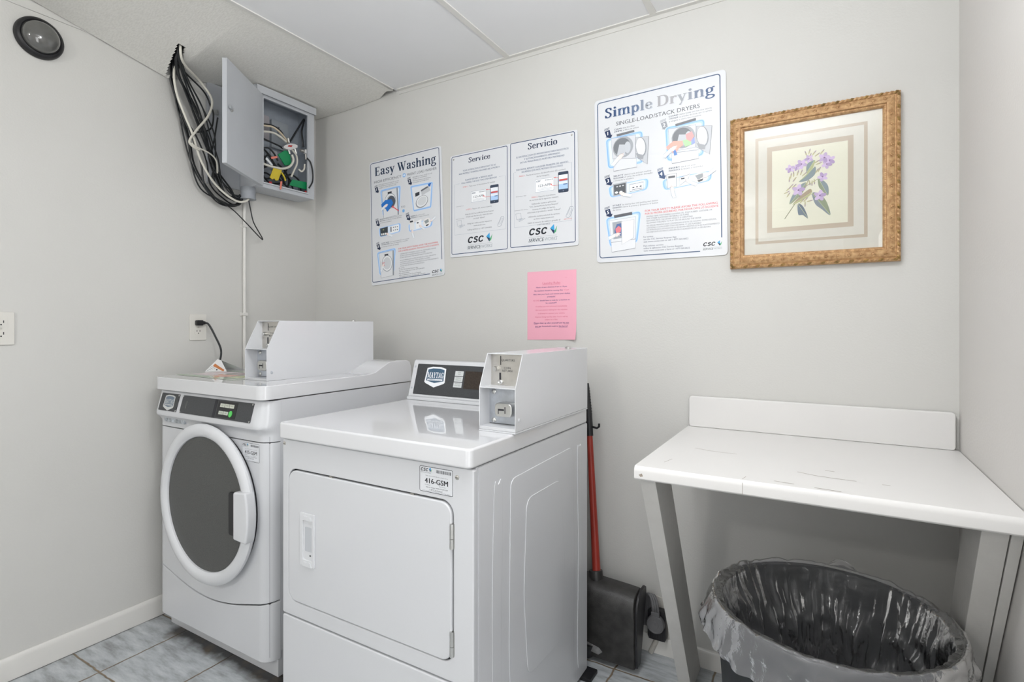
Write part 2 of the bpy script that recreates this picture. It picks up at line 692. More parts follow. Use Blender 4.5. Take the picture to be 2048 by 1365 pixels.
XH = 0.48
SER = {
    'E': (0.60, lambda: stem(0.17, 0, 0.7, False, False) + [rect(0.05, 0, 0.52, 0.045), rect(0.05, 0.655, 0.50, 0.7),
          rect(0.2, 0.335, 0.37, 0.38), rect(0.35, 0.27, 0.395, 0.45), quad((0.44, 0.56), (0.5, 0.56), (0.5, 0.7), (0.46, 0.7)),
          quad((0.46, 0), (0.52, 0), (0.54, 0.16), (0.49, 0.16))]),
    'D': (0.72, lambda: stem(0.17, 0, 0.7, False, False) + [rect(0.05, 0, 0.32, 0.045), rect(0.05, 0.655, 0.32, 0.7),
          nib([(0.30, 0.677), (0.46, 0.65), (0.58, 0.52), (0.605, 0.35), (0.58, 0.18), (0.46, 0.05), (0.30, 0.023)])]),
    'S': (0.56, lambda: [nib([(0.455, 0.53), (0.41, 0.63), (0.29, 0.678), (0.175, 0.645), (0.135, 0.54), (0.2, 0.435), (0.34, 0.34),
          (0.425, 0.24), (0.41, 0.11), (0.29, 0.025), (0.16, 0.045), (0.085, 0.16)], 0.13, 0.06),
          rect(0.43, 0.50, 0.475, 0.69), rect(0.06, 0.01, 0.105, 0.2)]),
    'W': (0.98, lambda: [nib([(0.13, 0.68), (0.32, 0.02)], 0.14, 0.05, 0), nib([(0.32, 0.02), (0.47, 0.6)], 0.055, 0.05, 0),
          nib([(0.43, 0.68), (0.64, 0.02)], 0.14, 0.05, 0), nib([(0.64, 0.02), (0.83, 0.68)], 0.055, 0.05, 0),
          rect(0.02, 0.655, 0.26, 0.7), rect(0.34, 0.655, 0.56, 0.7), rect(0.72, 0.655, 0.94, 0.7)]),
    'a': (0.52, lambda: [nib([(0.10, 0.36), (0.14, 0.44), (0.24, 0.462), (0.335, 0.42), (0.35, 0.32)]), rect(0.288, 0.08, 0.412, 0.34),
          nib([(0.33, 0.27), (0.22, 0.25), (0.115, 0.19), (0.12, 0.07), (0.2, 0.03), (0.31, 0.09)]),
          nib([(0.35, 0.10), (0.39, 0.03), (0.47, 0.04)], 0.1, 0.05), (ell(0.125, 0.36, 0.055, 0.05), [tuple(range(16))])]),
    's': (0.44, lambda: [nib([(0.345, 0.36), (0.30, 0.44), (0.21, 0.462), (0.125, 0.41), (0.14, 0.31), (0.26, 0.24), (0.335, 0.17),
          (0.30, 0.05), (0.20, 0.02), (0.08, 0.11)], 0.115, 0.05), rect(0.325, 0.34, 0.36, 0.47), rect(0.06, 0.01, 0.095, 0.15)]),
    'y': (0.54, lambda: [nib([(0.12, 0.46), (0.29, 0.03)], 0.14, 0.05, 0), nib([(0.43, 0.46), (0.27, 0.02), (0.19, -0.17)], 0.06, 0.05, 0),
          rect(0.01, 0.44, 0.23, 0.48), rect(0.33, 0.44, 0.52, 0.48), (ell(0.17, -0.165, 0.06, 0.05), [tuple(range(16))])]),
    'h': (0.62, lambda: stem(0.16, 0, 0.72) + arch(0.2, 0.46, XH)),
    'i': (0.32, lambda: stem(0.16, 0, XH) + [(ell(0.16, 0.63, 0.075, 0.075), [tuple(range(16))])]),
    'n': (0.62, lambda: stem(0.16, 0, XH) + arch(0.2, 0.46, XH)),
    'm': (0.92, lambda: stem(0.16, 0, XH) + arch(0.2, 0.46, XH) + arch(0.5, 0.76, XH)),
    'r': (0.45, lambda: stem(0.16, 0, XH) + [nib([(0.2, 0.33), (0.27, 0.44), (0.38, 0.45)], 0.1, 0.06), (ell(0.37, 0.415, 0.06, 0.055), [tuple(range(16))])]),
    'v': (0.54, lambda: [nib([(0.12, 0.46), (0.27, 0.02)], 0.14, 0.05, 0), nib([(0.27, 0.02), (0.42, 0.46)], 0.06, 0.05, 0),
          rect(0.01, 0.44, 0.23, 0.48), rect(0.33, 0.44, 0.52, 0.48)]),
    'c': (0.48, lambda: [nib([(0.39, 0.37), (0.33, 0.45), (0.23, 0.462), (0.13, 0.38), (0.11, 0.24), (0.14, 0.1), (0.25, 0.022), (0.36, 0.05), (0.41, 0.13)]),
          (ell(0.37, 0.37, 0.058, 0.055), [tuple(range(16))])]),
    'e': (0.50, lambda: [nib([(0.12, 0.27), (0.25, 0.27), (0.39, 0.27), (0.37, 0.40), (0.26, 0.462), (0.14, 0.39), (0.11, 0.24), (0.15, 0.09), (0.26, 0.022), (0.36, 0.05), (0.42, 0.13)], 0.125, 0.045)]),
    'o': (0.54, lambda: [nib([(0.27, 0.462), (0.13, 0.38), (0.11, 0.24), (0.13, 0.1), (0.27, 0.02), (0.41, 0.1), (0.43, 0.24), (0.41, 0.38)], closed=True)]),
    'p': (0.60, lambda: stem(0.16, -0.2, XH) + [nib([(0.2, 0.36), (0.3, 0.455), (0.42, 0.42), (0.48, 0.24), (0.42, 0.06), (0.3, 0.02), (0.2, 0.1)])]),
    'l': (0.32, lambda: stem(0.16, 0, 0.72)),
    'g': (0.54, lambda: [nib([(0.24, 0.46), (0.13, 0.40), (0.115, 0.31), (0.14, 0.21), (0.24, 0.165), (0.35, 0.22), (0.37, 0.31), (0.35, 0.40)], 0.11, 0.045, closed=True),
          nib([(0.25, -0.20), (0.11, -0.16), (0.09, -0.08), (0.14, -0.01), (0.28, 0.02), (0.42, -0.02), (0.45, -0.1), (0.38, -0.18)], 0.11, 0.055, closed=True),
          nib([(0.16, 0.19), (0.12, 0.10), (0.2, 0.04), (0.3, 0.02)], 0.09, 0.06), nib([(0.34, 0.41), (0.42, 0.47), (0.5, 0.47)], 0.07, 0.07)]),
    'M': (0.90, lambda: [rect(0.12, 0, 0.19, 0.7), nib([(0.16, 0.68), (0.44, 0.05)], 0.16, 0.06, 0), nib([(0.44, 0.05), (0.70, 0.68)], 0.07, 0.06, 0), rect(0.65, 0, 0.79, 0.7),
          rect(0.04, 0, 0.28, 0.07), rect(0.57, 0, 0.87, 0.07), rect(0.04, 0.63, 0.2, 0.7), rect(0.68, 0.63, 0.87, 0.7)]),
    'A': (0.74, lambda: [nib([(0.14, 0.02), (0.36, 0.68)], 0.07, 0.06, 0), nib([(0.36, 0.68), (0.60, 0.02)], 0.16, 0.06, 0), rect(0.2, 0.2, 0.54, 0.27), rect(0.02, 0, 0.26, 0.07), rect(0.46, 0, 0.74, 0.07)]),
    'Y': (0.72, lambda: [nib([(0.12, 0.68), (0.36, 0.3)], 0.16, 0.06, 0), nib([(0.6, 0.68), (0.36, 0.3)], 0.08, 0.06, 0), rect(0.29, 0, 0.43, 0.34), rect(0.22, 0, 0.5, 0.07), rect(0, 0.63, 0.27, 0.7), rect(0.48, 0.63, 0.72, 0.7)]),
    'T': (0.66, lambda: [rect(0.26, 0, 0.40, 0.7), rect(0.03, 0.63, 0.63, 0.7), rect(0.18, 0, 0.48, 0.07), rect(0.03, 0.47, 0.09, 0.7), rect(0.57, 0.47, 0.63, 0.7)]),
    'G': (0.74, lambda: [nib([(0.60, 0.5), (0.52, 0.63), (0.38, 0.675), (0.2, 0.6), (0.13, 0.35), (0.2, 0.1), (0.38, 0.03), (0.55, 0.06)], 0.15, 0.07), rect(0.52, 0.03, 0.65, 0.32), rect(0.42, 0.27, 0.72, 0.34)]),
    ' ': (0.26, lambda: []),
}


class Canvas:
    """prints flat marks on a real surface. f(u, v, w): u right, v DOWN, w height off the surface in metres"""

    def __init__(s, f, step=0.00018):
        s.f = f
        s.step = step
        s.mb = MB()
        s.n = 0

    def poly(s, pts, col, lay=1):
        s.n += 1
        P = [s.f(u, v, lay * s.step + (s.n % 22) * 5e-6) for u, v in pts]
        if len(P) <= 4:
            s.mb.add(P, [tuple(range(len(P)))], ink(*col), False)
        else:
            tri = tessellate_polygon([[Vector((u, v, 0)) for u, v in pts]])
            s.mb.add(P, tri, ink(*col), False)
        return s

    def rect(s, u0, v0, u1, v1, col, lay=1):
        return s.poly([(u0, v0), (u1, v0), (u1, v1), (u0, v1)], col, lay)

    def rr(s, u0, v0, u1, v1, r, col, lay=1):
        return s.poly(rr(u0, u1, v0, v1, r, 4), col, lay)

    def oval(s, cu, cv, ru, rv, col, lay=1, n=20, rot=0.0):
        return s.poly([(cu + ru * math.cos(a) * math.cos(rot) - rv * math.sin(a) * math.sin(rot),
                        cv + ru * math.cos(a) * math.sin(rot) + rv * math.sin(a) * math.cos(rot))
                       for a in (2 * PI * k / n for k in range(n))], col, lay)

    def line(s, pts, wd, col, lay=1, closed=False, smooth=0):
        P = [Vector((a, b, 0)) for a, b in pts]
        if smooth:
            P = catmull(P, smooth, closed)
        m = len(P)
        v = []
        for i in range(m):
            d = (P[(i + 1) % m] - P[i - 1]) if closed else (P[min(i + 1, m - 1)] - P[max(i - 1, 0)])
            d = d.normalized() if d.length else Vector((1, 0, 0))
            n = Vector((-d.y, d.x, 0)) * (wd / 2)
            v += [P[i] + n, P[i] - n]
        fs = []
        for i in range(m if closed else m - 1):
            j = (i + 1) % m
            fs.append((2 * i, 2 * i + 1, 2 * j + 1, 2 * j))
        s.n += 1
        s.mb.add([s.f(p.x, p.y, lay * s.step + (s.n % 22) * 5e-6) for p in v], fs, ink(*col), False)
        return s

    def text(s, t, u, v, size, col, align='c', bold=0.0, shear=0.0, fit=None, lay=1, xs=1.0):
        """baseline at v; fit = total width to stretch to"""
        vv, ff, x0, x1 = text_tris(t, bold)
        if not vv:
            return s
        k = size * xs
        if fit:
            k = fit / (x1 - x0)
        wd = (x1 - x0) * k
        off = {'l': 0, 'c': -wd / 2, 'r': -wd}[align]
        for i, sh in enumerate((0, -1, 1) if bold else (0,)):
            P = [s.f(u + off + (x - x0 + sh * bold * 1.3) * k + shear * y * size, v - y * size, lay * s.step + i * 6e-6) for x, y in vv]
            s.mb.add(P, ff, ink(*col), False)
        return s

    def serif(s, t, u0, u1, v, size, cols, lay=1, gap=-0.03):
        """bold roman lettering, cap height 0.7*size, stretched between u0 and u1"""
        total = sum(SER[c][0] + gap for c in t)
        k = (u1 - u0) / total
        x = 0
        for i, c in enumerate(t):
            adv, fn = SER[c]
            col = cols[i % len(cols)]
            for i2, (vs, fs) in enumerate(fn()):
                s.mb.add([s.f(u0 + (x + a) * k, v - b * size, lay * s.step + i2 * 7e-6) for a, b in vs], fs, ink(*col), False)
            x += adv + gap
        return s

    def build(s, name, parent, label=None):
        o = s.mb.build(name, parent, label=label)
        s.mb = MB()
        return o


NAVY = (22, 44, 84)
GREYT = (92, 96, 104)
REDT = (214, 92, 92)
SKY = (158, 200, 244)


CC = [(.60, .50), (.50, .60), (.35, .63), (.18, .56), (.10, .36), (.16, .15), (.32, .07), (.48, .10), (.59, .20)]
SS = [(.56, .54), (.44, .62), (.28, .61), (.17, .53), (.21, .42), (.36, .36), (.50, .29), (.53, .17), (.42, .08), (.25, .07), (.10, .16)]


def csc_letters(c, u, v, wd, h, col, lay=1):
    """heavy extended slanted C S C; baseline v, cap height h"""
    k = wd / 2.17
    for i, g in enumerate((CC, SS, CC)):
        vs, fs = nib(g, .185, .14, 5)
        c.mb.add([c.f(u + (i * .70 + a) * k + .22 * b * h / .7, v - b * h / .7, lay * c.step + i * 5e-6) for a, b in vs], fs, ink(*col), False)


def csc_mark(c, u, v, wd, lay=1, sub=True):
    """three bold slanted letters with a folded leaf mark, thin rule and second line below; u = left, v = baseline"""
    h = wd * 0.215
    csc_letters(c, u, v, wd * .66, h, (14, 22, 34), lay)
    x = u + wd * 0.76
    c.poly([(x, v - h * .75), (x + wd * .13, v - h * 1.3), (x + wd * .15, v - h * .35)], (58, 160, 214), lay)
    c.poly([(x, v - h * .75), (x + wd * .15, v - h * .35), (x + wd * .12, v + h * .1)], (20, 46, 84), lay)
    c.poly([(x + wd * .155, v - h * .38), (x + wd * .24, v - h * 1.05), (x + wd * .20, v - h * .2), (x + wd * .125, v + h * .1)], (74, 170, 112), lay)
    if sub:
        c.line([(u, v + h * .28), (u + wd * .98, v + h * .28)], wd * .006, (150, 156, 162), lay)
        c.text('SERVICE', u, v + h * .98, h * .72, (70, 84, 92), 'l', bold=0.012, shear=0.2, fit=wd * .53, lay=lay)
        c.text('WORKS', u + wd * .555, v + h * .98, h * .72, (150, 160, 166), 'l', shear=0.2, fit=wd * .43, lay=lay)
# ================================================================== THE ROOM
LX, BY, RX, CZ = -2.38, 1.957, 0.33, 2.337
FY = -1.95
struct(MB().box(LX - .1, RX + .1, FY - .1, BY + .1, -0.08, 0, FLOORM).build('floor'))
struct(MB().box(LX - .1, LX, FY - .1, BY + .1, 0, 2.6, WALL).build('wall_left'))
struct(MB().box(LX, RX, BY, BY + .1, 0, 2.6, WALL).build('wall_back'))
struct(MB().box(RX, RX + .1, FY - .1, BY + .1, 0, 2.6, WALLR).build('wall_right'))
struct(MB().box(LX, -1.95, FY - .1, FY, 0, 2.6, WALL).box(.15, RX, FY - .1, FY, 0, 2.6, WALL).box(-1.95, .15, FY - .1, FY, 2.06, 2.6, WALL).build('wall_front'))
struct(MB().box(-1.796, RX, FY, BY, CZ, CZ + .03, CEILM).box(LX, -1.796, FY, 0.3, CZ, CZ + .03, CEILM)
       .box(LX, RX, FY, BY, 2.58, 2.6, GAP).build('ceiling'))
# suspended-ceiling bars and wall angles
n = 1
for x in (-1.16, -0.54):
    struct(MB().box(x - .012, x + .012, FY, BY - .02, CZ - .004, CZ + .002, TRIMW).build('trim_%d' % n, bevel=.001))
    n += 1
struct(MB().box(-1.806, -1.79, FY, BY - .03, CZ - .004, CZ + .004, TRIMW).build('trim_%d' % n)); n += 1
struct(MB().box(-1.78, RX, BY - .02, BY, CZ - .004, CZ + .0, TRIMW).box(-1.78, RX, BY - .003, BY, CZ - .02, CZ, WALL).build('trim_%d' % n)); n += 1
struct(MB().box(LX, LX + .005, FY, 0.95, 2.293, 2.30, WALL).box(LX, LX + .003, FY, 1.0, 2.30, 2.322, WALL)
       .box(LX, LX + .02, FY, 0.3, 2.322, 2.326, WALL).build('trim_%d' % n)); n += 1
struct(MB().box(LX, RX, FY, FY + .02, CZ - .03, CZ, TRIMW).build('trim_%d' % n)); n += 1
struct(MB().box(.15, .22, FY, FY + .02, 0, 2.06, TRIMW).box(-2.02, -1.95, FY, FY + .02, 0, 2.06, TRIMW).box(-2.02, .22, FY, FY + .02, 2.06, 2.13, TRIMW).build('trim_%d' % n)); n += 1
struct(MB().prism([(0, 0), (.014, 0), (.014, .062), (.009, .074), (.004, .079), (0, .079)], FY, 1.955,
                  lambda u, v, w: (LX + u, w, v), TRIMW).build('baseboard_left', bevel=.0015))
struct(MB().prism([(0, 0), (.012, 0), (.012, .05), (.008, .062), (0, .064)], LX + .02, RX,
                  lambda u, v, w: (w, BY - u, v), TRIMW).build('baseboard_back', bevel=.0015))


# sagging textured ceiling tile: hangs off its wall angle, a broken corner where the cables come through
def lerp_tab(t, x):
    for (a, b), (c, d) in zip(t, t[1:]):
        if x <= c:
            k = max(0, min(1, (x - a) / (c - a)))
            return b + (d - b) * k
    return t[-1][1]


SAGW = [(.3, 0), (.72, 0), (1.206, .106), (1.26, .085), (1.368, .057), (1.5, .036), (1.96, .027)]


def tile_z(x, y):
    k = max(0, (-1.8 - x) / .58)
    s = lerp_tab(SAGW, y) * k ** 1.5
    bow = .010 * math.sin(PI * max(0, min(1, (-1.81 - x) / .57))) * max(0, (y - 1.3) / .65) + .006 * max(0, min(1, (y - 1.7) / .25)) * (1 - k)
    return CZ - .002 - s - bow


grid, top = [], []
NX, NY = 64, 300
for j in range(NY + 1):
    row = []
    for i in range(NX + 1):
        x = LX + .007 + (-1.800 - LX - .007) * (i / NX) ** 1.5
        gapk = max(0, 1 - abs(x + 1.83) / .075)
        y = .3 + (BY - .004 - .034 * gapk - .3) * j / NY
        # ragged notch around the cable hole at the wall edge
        if 1.20 < y < 1.26 and i == 0:
            x += .012
        row.append((x, y, tile_z(x, y)))
    grid.append(row)
hole = lambda p: (p[0] < -2.165 and abs(p[1] - (1.212 - .33 * (p[0] + 2.37))) < .014 + .010 * (-2.165 - p[0]) / .2)
mb = MB()
nn = NX + 1
fs = []
for j in range(NY):
    for i in range(NX):
        a, b_ = grid[j][i], grid[j + 1][i + 1]
        mid = ((a[0] + b_[0]) / 2, (a[1] + b_[1]) / 2)
        if hole(mid):
            continue
        fs.append((j * nn + i, j * nn + i + 1, (j + 1) * nn + i + 1, (j + 1) * nn + i))
V = [p for r in grid for p in r]
mb.add(V, fs, TEXTILE)
mb.add([(x, y, z + .012) for x, y, z in V], fs, TEXTILE)
rim = [(j * nn, (j + 1) * nn) for j in range(NY)] + [(NY * nn + i, NY * nn + i + 1) for i in range(NX)]
VV = [p for p in V] + [(x, y, z + .012) for x, y, z in V]
mb.add(VV, [(a, b_, b_ + len(V), a + len(V)) for a, b_ in rim], TEXTILE)
tag(mb.build('ceiling_tile', loc=(-2.09, 1.2, CZ)), 'textured off-white ceiling tile sagging over the grey electrical box', 'ceiling tile')

# ================================================================== DOME CAMERA, OUTLETS, CONDUIT ON THE LEFT WALL
t = thing('dome_camera', 'black round surveillance dome high on the left wall', 'camera', (LX, .776, 2.203))
fd = lambda u, v, w_: (LX + w_, .776 + u, 2.203 + v)
MB().lathe([(.001, .0005), (.068, .0005), (.070, .004), (.069, .014), (.064, .022), (.058, .025), (.054, .022), (.001, .018)], fd, BLACK).build('base_ring', t)
MB().lathe([(.0535, .022)] + [(.0535 * math.cos(a), .022 + .036 * math.sin(a)) for a in [PI / 2 * k / 12 for k in range(1, 12)]] + [(.0005, .058)],
           fd, DOME, cap1=True).build('dome', t, label='smoked grey glossy dome cover')


def outlet(name, label, y0, y1, z0, z1, plug_up):
    t = thing(name, label, 'outlet', (LX, (y0 + y1) / 2, (z0 + z1) / 2))
    f = LEFTW(LX)
    MB().prism(rr(y0, y1, z0, z1, .004), .0003, .006, f, OUTM).build('cover_plate', t, bevel=.002)
    ym = (y0 + y1) / 2
    for k, zc in enumerate(((z0 + z1) / 2 + .0195, (z0 + z1) / 2 - .0195)):
        o = MB()
        o.prism(rr(ym - .0165, ym + .0165, zc - .014, zc + .014, .010), .005, .0075, f, OUTM)
        for yy in (ym - .0065, ym + .0065):
            o.prism(rr(yy - .0012, yy + .0012, zc - .001, zc + .0075, .0003, 1), .0074, .0078, f, GAP)
        o.prism(circ(ym, zc - .0065, .0024, 10), .0074, .0078, f, GAP)
        o.build('receptacle', t)
    MB().prism(circ(ym, (z0 + z1) / 2, .003, 12), .0055, .0075, f, STEEL).build('screw', t)
    return t


outlet('wall_outlet', 'ivory duplex outlet cut off by the left picture edge', .640, .7105, 1.132, 1.243, False)
outlet('wall_outlet', 'ivory duplex outlet with a black plug in it above the washer', 1.290, 1.3625, 1.132, 1.246, True)

# the washer's power cord: plug in the outlet, cord, warning tag
t = thing('power_cord', 'black power cord with angled plug and white warning tag above washer', 'cord', (LX + .01, 1.33, 1.21))
yc, zc = 1.326, 1.2085
MB().prism(rr(yc - .016, yc + .014, zc - .012, zc + .012, .006), .0078, .026, LEFTW(LX), BLACK).build('plug', t, bevel=.003)
MB().tube([(LX + .018, yc + .010, zc), (LX + .020, yc + .022, zc)], .0075, BLACK, 10).build('plug_neck', t)
MB().tube([(LX + .020, yc + .020, zc), (LX + .028, yc + .034, zc - .008), (LX + .05, yc + .05, zc - .06), (LX + .085, yc + .055, zc - .12),
           (LX + .115, yc + .03, zc - .175), (LX + .13, yc + .01, zc - .205)], .0042, CBLK, 8, 6).build('cord', t)
mb = MB()
A = Vector((-2.262, 1.346, 1.052)); B_ = Vector((-2.300, 1.312, .9985)); D_ = Vector((-2.205, 1.352, 1.000))
E_ = Vector((-2.30, 1.41, .9985)); F_ = Vector((-2.225, 1.45, .9985))
mb.add([A, B_, D_, A + Vector((.014, .008, -.006)), E_, F_], [(0, 1, 2), (0, 2, 3), (0, 3, 5, 4), (0, 4, 1)], M('tag_card', (.74, .74, .74), .5), False)
tg = mb.build('warning_tag', t, label='folded white tag with orange stripe')
nrm = (B_ - A).cross(D_ - A).normalized()
if nrm.y > 0:
    nrm = -nrm
cv = Canvas(lambda u, v, w_: A + (B_ - A) * u + (D_ - A) * v + nrm * (w_ + .0004))
cv.poly([(.26, .10), (.44, .12), (.15, .84), (.05, .82)], (196, 122, 72))
for k in range(4):
    cv.line([(.52 + .11 * k, .06), (.42 + .12 * k, .34 - .07 * k)], .022, (160, 164, 172))
cv.build('tag_print', t)

t = thing('conduit', 'thin white vertical conduit with clamps on the left wall', 'pipe', (LX, 1.54, 1.35))
MB().tube([(LX + .0085, 1.541, .93), (LX + .0085, 1.541, 1.795)], .0075, TRIMW, 12).build('pipe', t)
for z in (1.250, 1.668):
    MB().prism(rr(1.522, 1.560, z - .009, z + .009, .004), .0003, .004, LEFTW(LX), TRIMW).prism(rr(1.530, 1.552, z - .007, z + .007, .003), .004, .0185, LEFTW(LX), TRIMW).build('clamp', t, bevel=.001)

# ================================================================== ELECTRICAL BOX
MB_ = MB().box(LX + .0005, LX + .012, 1.362, 1.53, 1.832, 2.283, GREYP)
tag(MB_.build('backing_board', loc=(LX, 1.45, 2.05), bevel=.002), 'grey painted board on wall behind the electrical box', 'board')
EX0, EX1, EY0, EY1, EZ0, EZ1 = LX + .0125, -2.245, 1.515, 1.838, 1.838, 2.300
t = thing('electrical_box', 'grey steel electrical box hanging open on the left wall', 'electrical box', (EX0, 1.68, EZ0))
b_ = MB()
th = .003
b_.box(EX0, EX0 + th, EY0, EY1, EZ0, EZ1, GREYI)
b_.box(EX0 + th, EX1 - .004, EY0, EY0 + th, EZ0, EZ1, GREYP)
b_.box(EX0 + th, EX1 - .004, EY1 - th, EY1, EZ0, EZ1, GREYP)
b_.box(EX0 + th, EX1 - .004, EY0 + th, EY1 - th, EZ0, EZ0 + th, GREYP)
b_.box(EX0 + th, EX1 - .004, EY0 + th, EY1 - th, EZ1 - th, EZ1, GREYP)
b_.build('housing', t)
b_ = MB()
b_.box(EX0 + .004, EX1 - .006, EY0 + .0035, EY0 + .0055, EZ0 + .004, EZ1 - .004, GREYI)
b_.box(EX0 + .004, EX1 - .006, EY1 - .0055, EY1 - .0035, EZ0 + .004, EZ1 - .004, GREYI)
b_.box(EX0 + .004, EX1 - .006, EY0 + .006, EY1 - .006, EZ1 - .0055, EZ1 - .0035, GREYI)
b_.build('inner_lining', t)
MB().ringprism(rr(EY0, EY1, EZ0, EZ1, .002, 2), rr(1.549, 1.795, 1.862, 2.251, .002, 2), EX1 - .004, EX1, lambda u, v, w_: (w_, u, v), GREYP).build('front_frame', t, bevel=.001)
MB().ringprism(rr(1.543, 1.801, 1.856, 2.257, .002, 2), rr(1.549, 1.795, 1.862, 2.251, .002, 2), EX1, EX1 + .007, lambda u, v, w_: (w_, u, v), GREYP).build('door_stop', t)
MB().prism([(EX0, EZ1), (EX1 + .012, EZ1), (EX1 + .012, EZ1 - .034), (EX1 + .009, EZ1 - .034), (EX1 + .009, EZ1 + .002), (EX0, EZ1 + .004)], EY0 - .002, EY1 + .002, lambda u, v, w_: (u, w_, v), GREYP).build('rain_cap', t)
# door, hinged at the near edge and swung wide open
hx, hy = EX1 + .006, 1.544
fx_, fy_ = -2.050, 1.255
L_ = math.hypot(fx_ - hx, fy_ - hy)
dx, dy = (fx_ - hx) / L_, (fy_ - hy) / L_
nx, ny = -dy, dx                      # toward the room, the door's outside
if nx < 0:
    nx, ny = -nx, -ny


def fdoor(u, v, w_):
    return (hx + dx * u + nx * w_, hy + dy * u + ny * w_, v)


DZ0, DZ1 = 1.842, 2.262
d_ = MB()
d_.prism(rr(0, L_, DZ0, DZ1, .002, 2), 0, .0025, fdoor, GREYP)
d_.prism(rr(L_ - .0025, L_, DZ0, DZ1, .0005, 1), -.016, 0, fdoor, GREYP)
d_.prism(rr(0.012, L_, DZ1 - .0025, DZ1, .0005, 1), -.016, 0, fdoor, GREYP)
d_.prism(rr(0.012, L_, DZ0, DZ0 + .0025, .0005, 1), -.016, 0, fdoor, GREYP)
dr = d_.build('door', t)
lk = MB()
lk.lathe([(.0005, .0025), (.010, .0025), (.010, .006), (.007, .009), (.0005, .009)], lambda u, v, w_: fdoor(L_ - .035 + u, 2.07 + v, w_), CHROME, 16)
lk.prism(rr(L_ - .033, L_ - .008, 2.064, 2.076, .002), .009, .0115, fdoor, ZINC)
lk.build('lock', dr)
MB().tube([(hx, hy, DZ0 + .01), (hx, hy, DZ1 - .01)], .004, GREYP, 10).build('hinge', t)
MB().prism(rr(1.668, 1.765, 2.075, 2.214, .006), .016, .032, LEFTW(LX), M('breaker_plate', (.33, .36, .39), .45)).prism(rr(1.70, 1.708, 2.15, 2.185, .002, 2), .032, .038, LEFTW(LX), GAP).build('breaker_plate', t, bevel=.002)
MB().prism(rr(1.60, 1.655, 2.10, 2.22, .006), .016, .034, LEFTW(LX), M('amplifier_module', (.38, .36, .38), .45)).build('module', t, bevel=.002)
MB().prism(rr(1.665, 1.70, 2.03, 2.062, .004), .016, .032, LEFTW(LX), M('module_grey', (.45, .46, .48), .45)).build('module', t, bevel=.002)

# grey fitting under the box where the cable bundle enters
ZINCD = M('grey_fitting', (.30, .32, .35), .45, var=.08, scale=30)
t = thing('conduit_fitting', 'grey conduit fitting below the near corner of the electrical box', 'fitting', (-2.31, 1.515, 1.81))
MB().tube([(-2.312, 1.520, 1.8375), (-2.312, 1.520, 1.786)], .032, ZINCD, 20).build('collar', t)
MB().tube([(-2.312, 1.520, 1.787), (-2.312, 1.520, 1.782)], .0345, ZINCD, 20).build('lip', t)

# ================================================================== CABLES FROM THE CEILING TO THE FITTING
random.seed(4)
PATH = [(1.222, 2.40), (1.218, 2.31), (1.222, 2.235), (1.258, 2.12), (1.300, 2.01), (1.330, 1.91), (1.365, 1.825), (1.425, 1.775), (1.480, 1.765), (1.512, 1.80)]
SPREAD = [.010, .012, .034, .056, .060, .062, .056, .042, .024, .010]
lab = 'thin black cable hanging in the bundle from the ceiling hole to the grey fitting'
for k in range(13):
    ph = random.uniform(-1, 1)
    px = random.uniform(-1, 1)
    dr_ = random.uniform(-.35, .35)
    pts = []
    for i, ((y, z), s) in enumerate(zip(PATH, SPREAD)):
        a, b2 = PATH[max(0, i - 1)], PATH[min(len(PATH) - 1, i + 1)]
        d = Vector((b2[0] - a[0], b2[1] - a[1])).normalized()
        off = max(-1.1, min(1.1, ph + dr_ * math.sin(i * 1.1 + k * 2.1))) * s
        jit = .006 * math.sin(i * 2.3 + k)
        x = -2.332 + .022 * px * (1 if 1 < i < 9 else .5) + .004 * math.sin(i + k)
        p3 = [max(x, LX + .008), y - d.y * off + jit, z + d.x * off + (jit if i < 9 else 0)]
        if i < 3:                                    # through the slot broken in the tile
            s_ = max(.04, min(.96, .5 + .36 * ph + .25 * px))
            xe = -2.362 + .185 * s_
            ye = 1.208 - .33 * (xe + 2.37)
            p3 = ([xe, ye, tile_z(xe, ye) + .07], [xe, ye, tile_z(xe, ye)], [xe * .45 + p3[0] * .55, ye * .4 + p3[1] * .6, 2.215 + .012 * s_])[i]
        pts.append(tuple(p3))
    tag(MB().tube(pts, .0034 + .0008 * (k % 3 == 0), CBLK, 6, 6).build('cable', loc=pts[1]), lab, 'cable', 'black cables hanging from the ceiling')


def cable(pts, x, r, mat, label, xs=None, group=None):
    P = [(x if xs is None else xs[i], y, z) for i, (y, z) in enumerate(pts)]
    return tag(MB().tube(P, r, mat, 8, 7).build('cable', loc=P[0]), label, 'cable', group)


cable([(1.215, 2.38), (1.2051, 2.30), (1.1866, 2.2352), (1.1968, 2.1537), (1.2305, 2.0698), (1.2619, 2.0022), (1.294, 1.9067), (1.3472, 1.8267), (1.4095, 1.7793), (1.4674, 1.7598), (1.511, 1.777), (1.518, 1.81)],
      -2.300, .0048, CWHT, 'thick white cable along the left side of the black bundle down to the fitting')
cable([(1.150, 2.34), (1.150, 2.262), (1.190, 2.243), (1.2852, 2.2304), (1.3384, 2.1766), (1.325, 2.1053), (1.2728, 2.0224), (1.2443, 1.9684), (1.262, 1.9489), (1.285, 1.944)],
      -2.292, .0048, CWHT, xs=[-2.18, -2.18, -2.22, -2.285] + [-2.292] * 6, label='thick white cable looping out to the right then back across the black bundle')
cable([(1.250, 1.962), (1.2664, 1.9519), (1.325, 1.9392), (1.3554, 1.914), (1.3601, 1.8616)], -2.287, .0032, CWHT,
      'thin short white cable crossing the bundle toward the lower clip')
cable([(1.4045, 1.7525), (1.4621, 1.7219), (1.5223, 1.6755), (1.6076, 1.6083), (1.5611, 1.682), (1.5455, 1.7373), (1.530, 1.81)],
      -2.33, .0026, CBLK, 'black cable ending in a pointed loop dangling below the grey fitting')
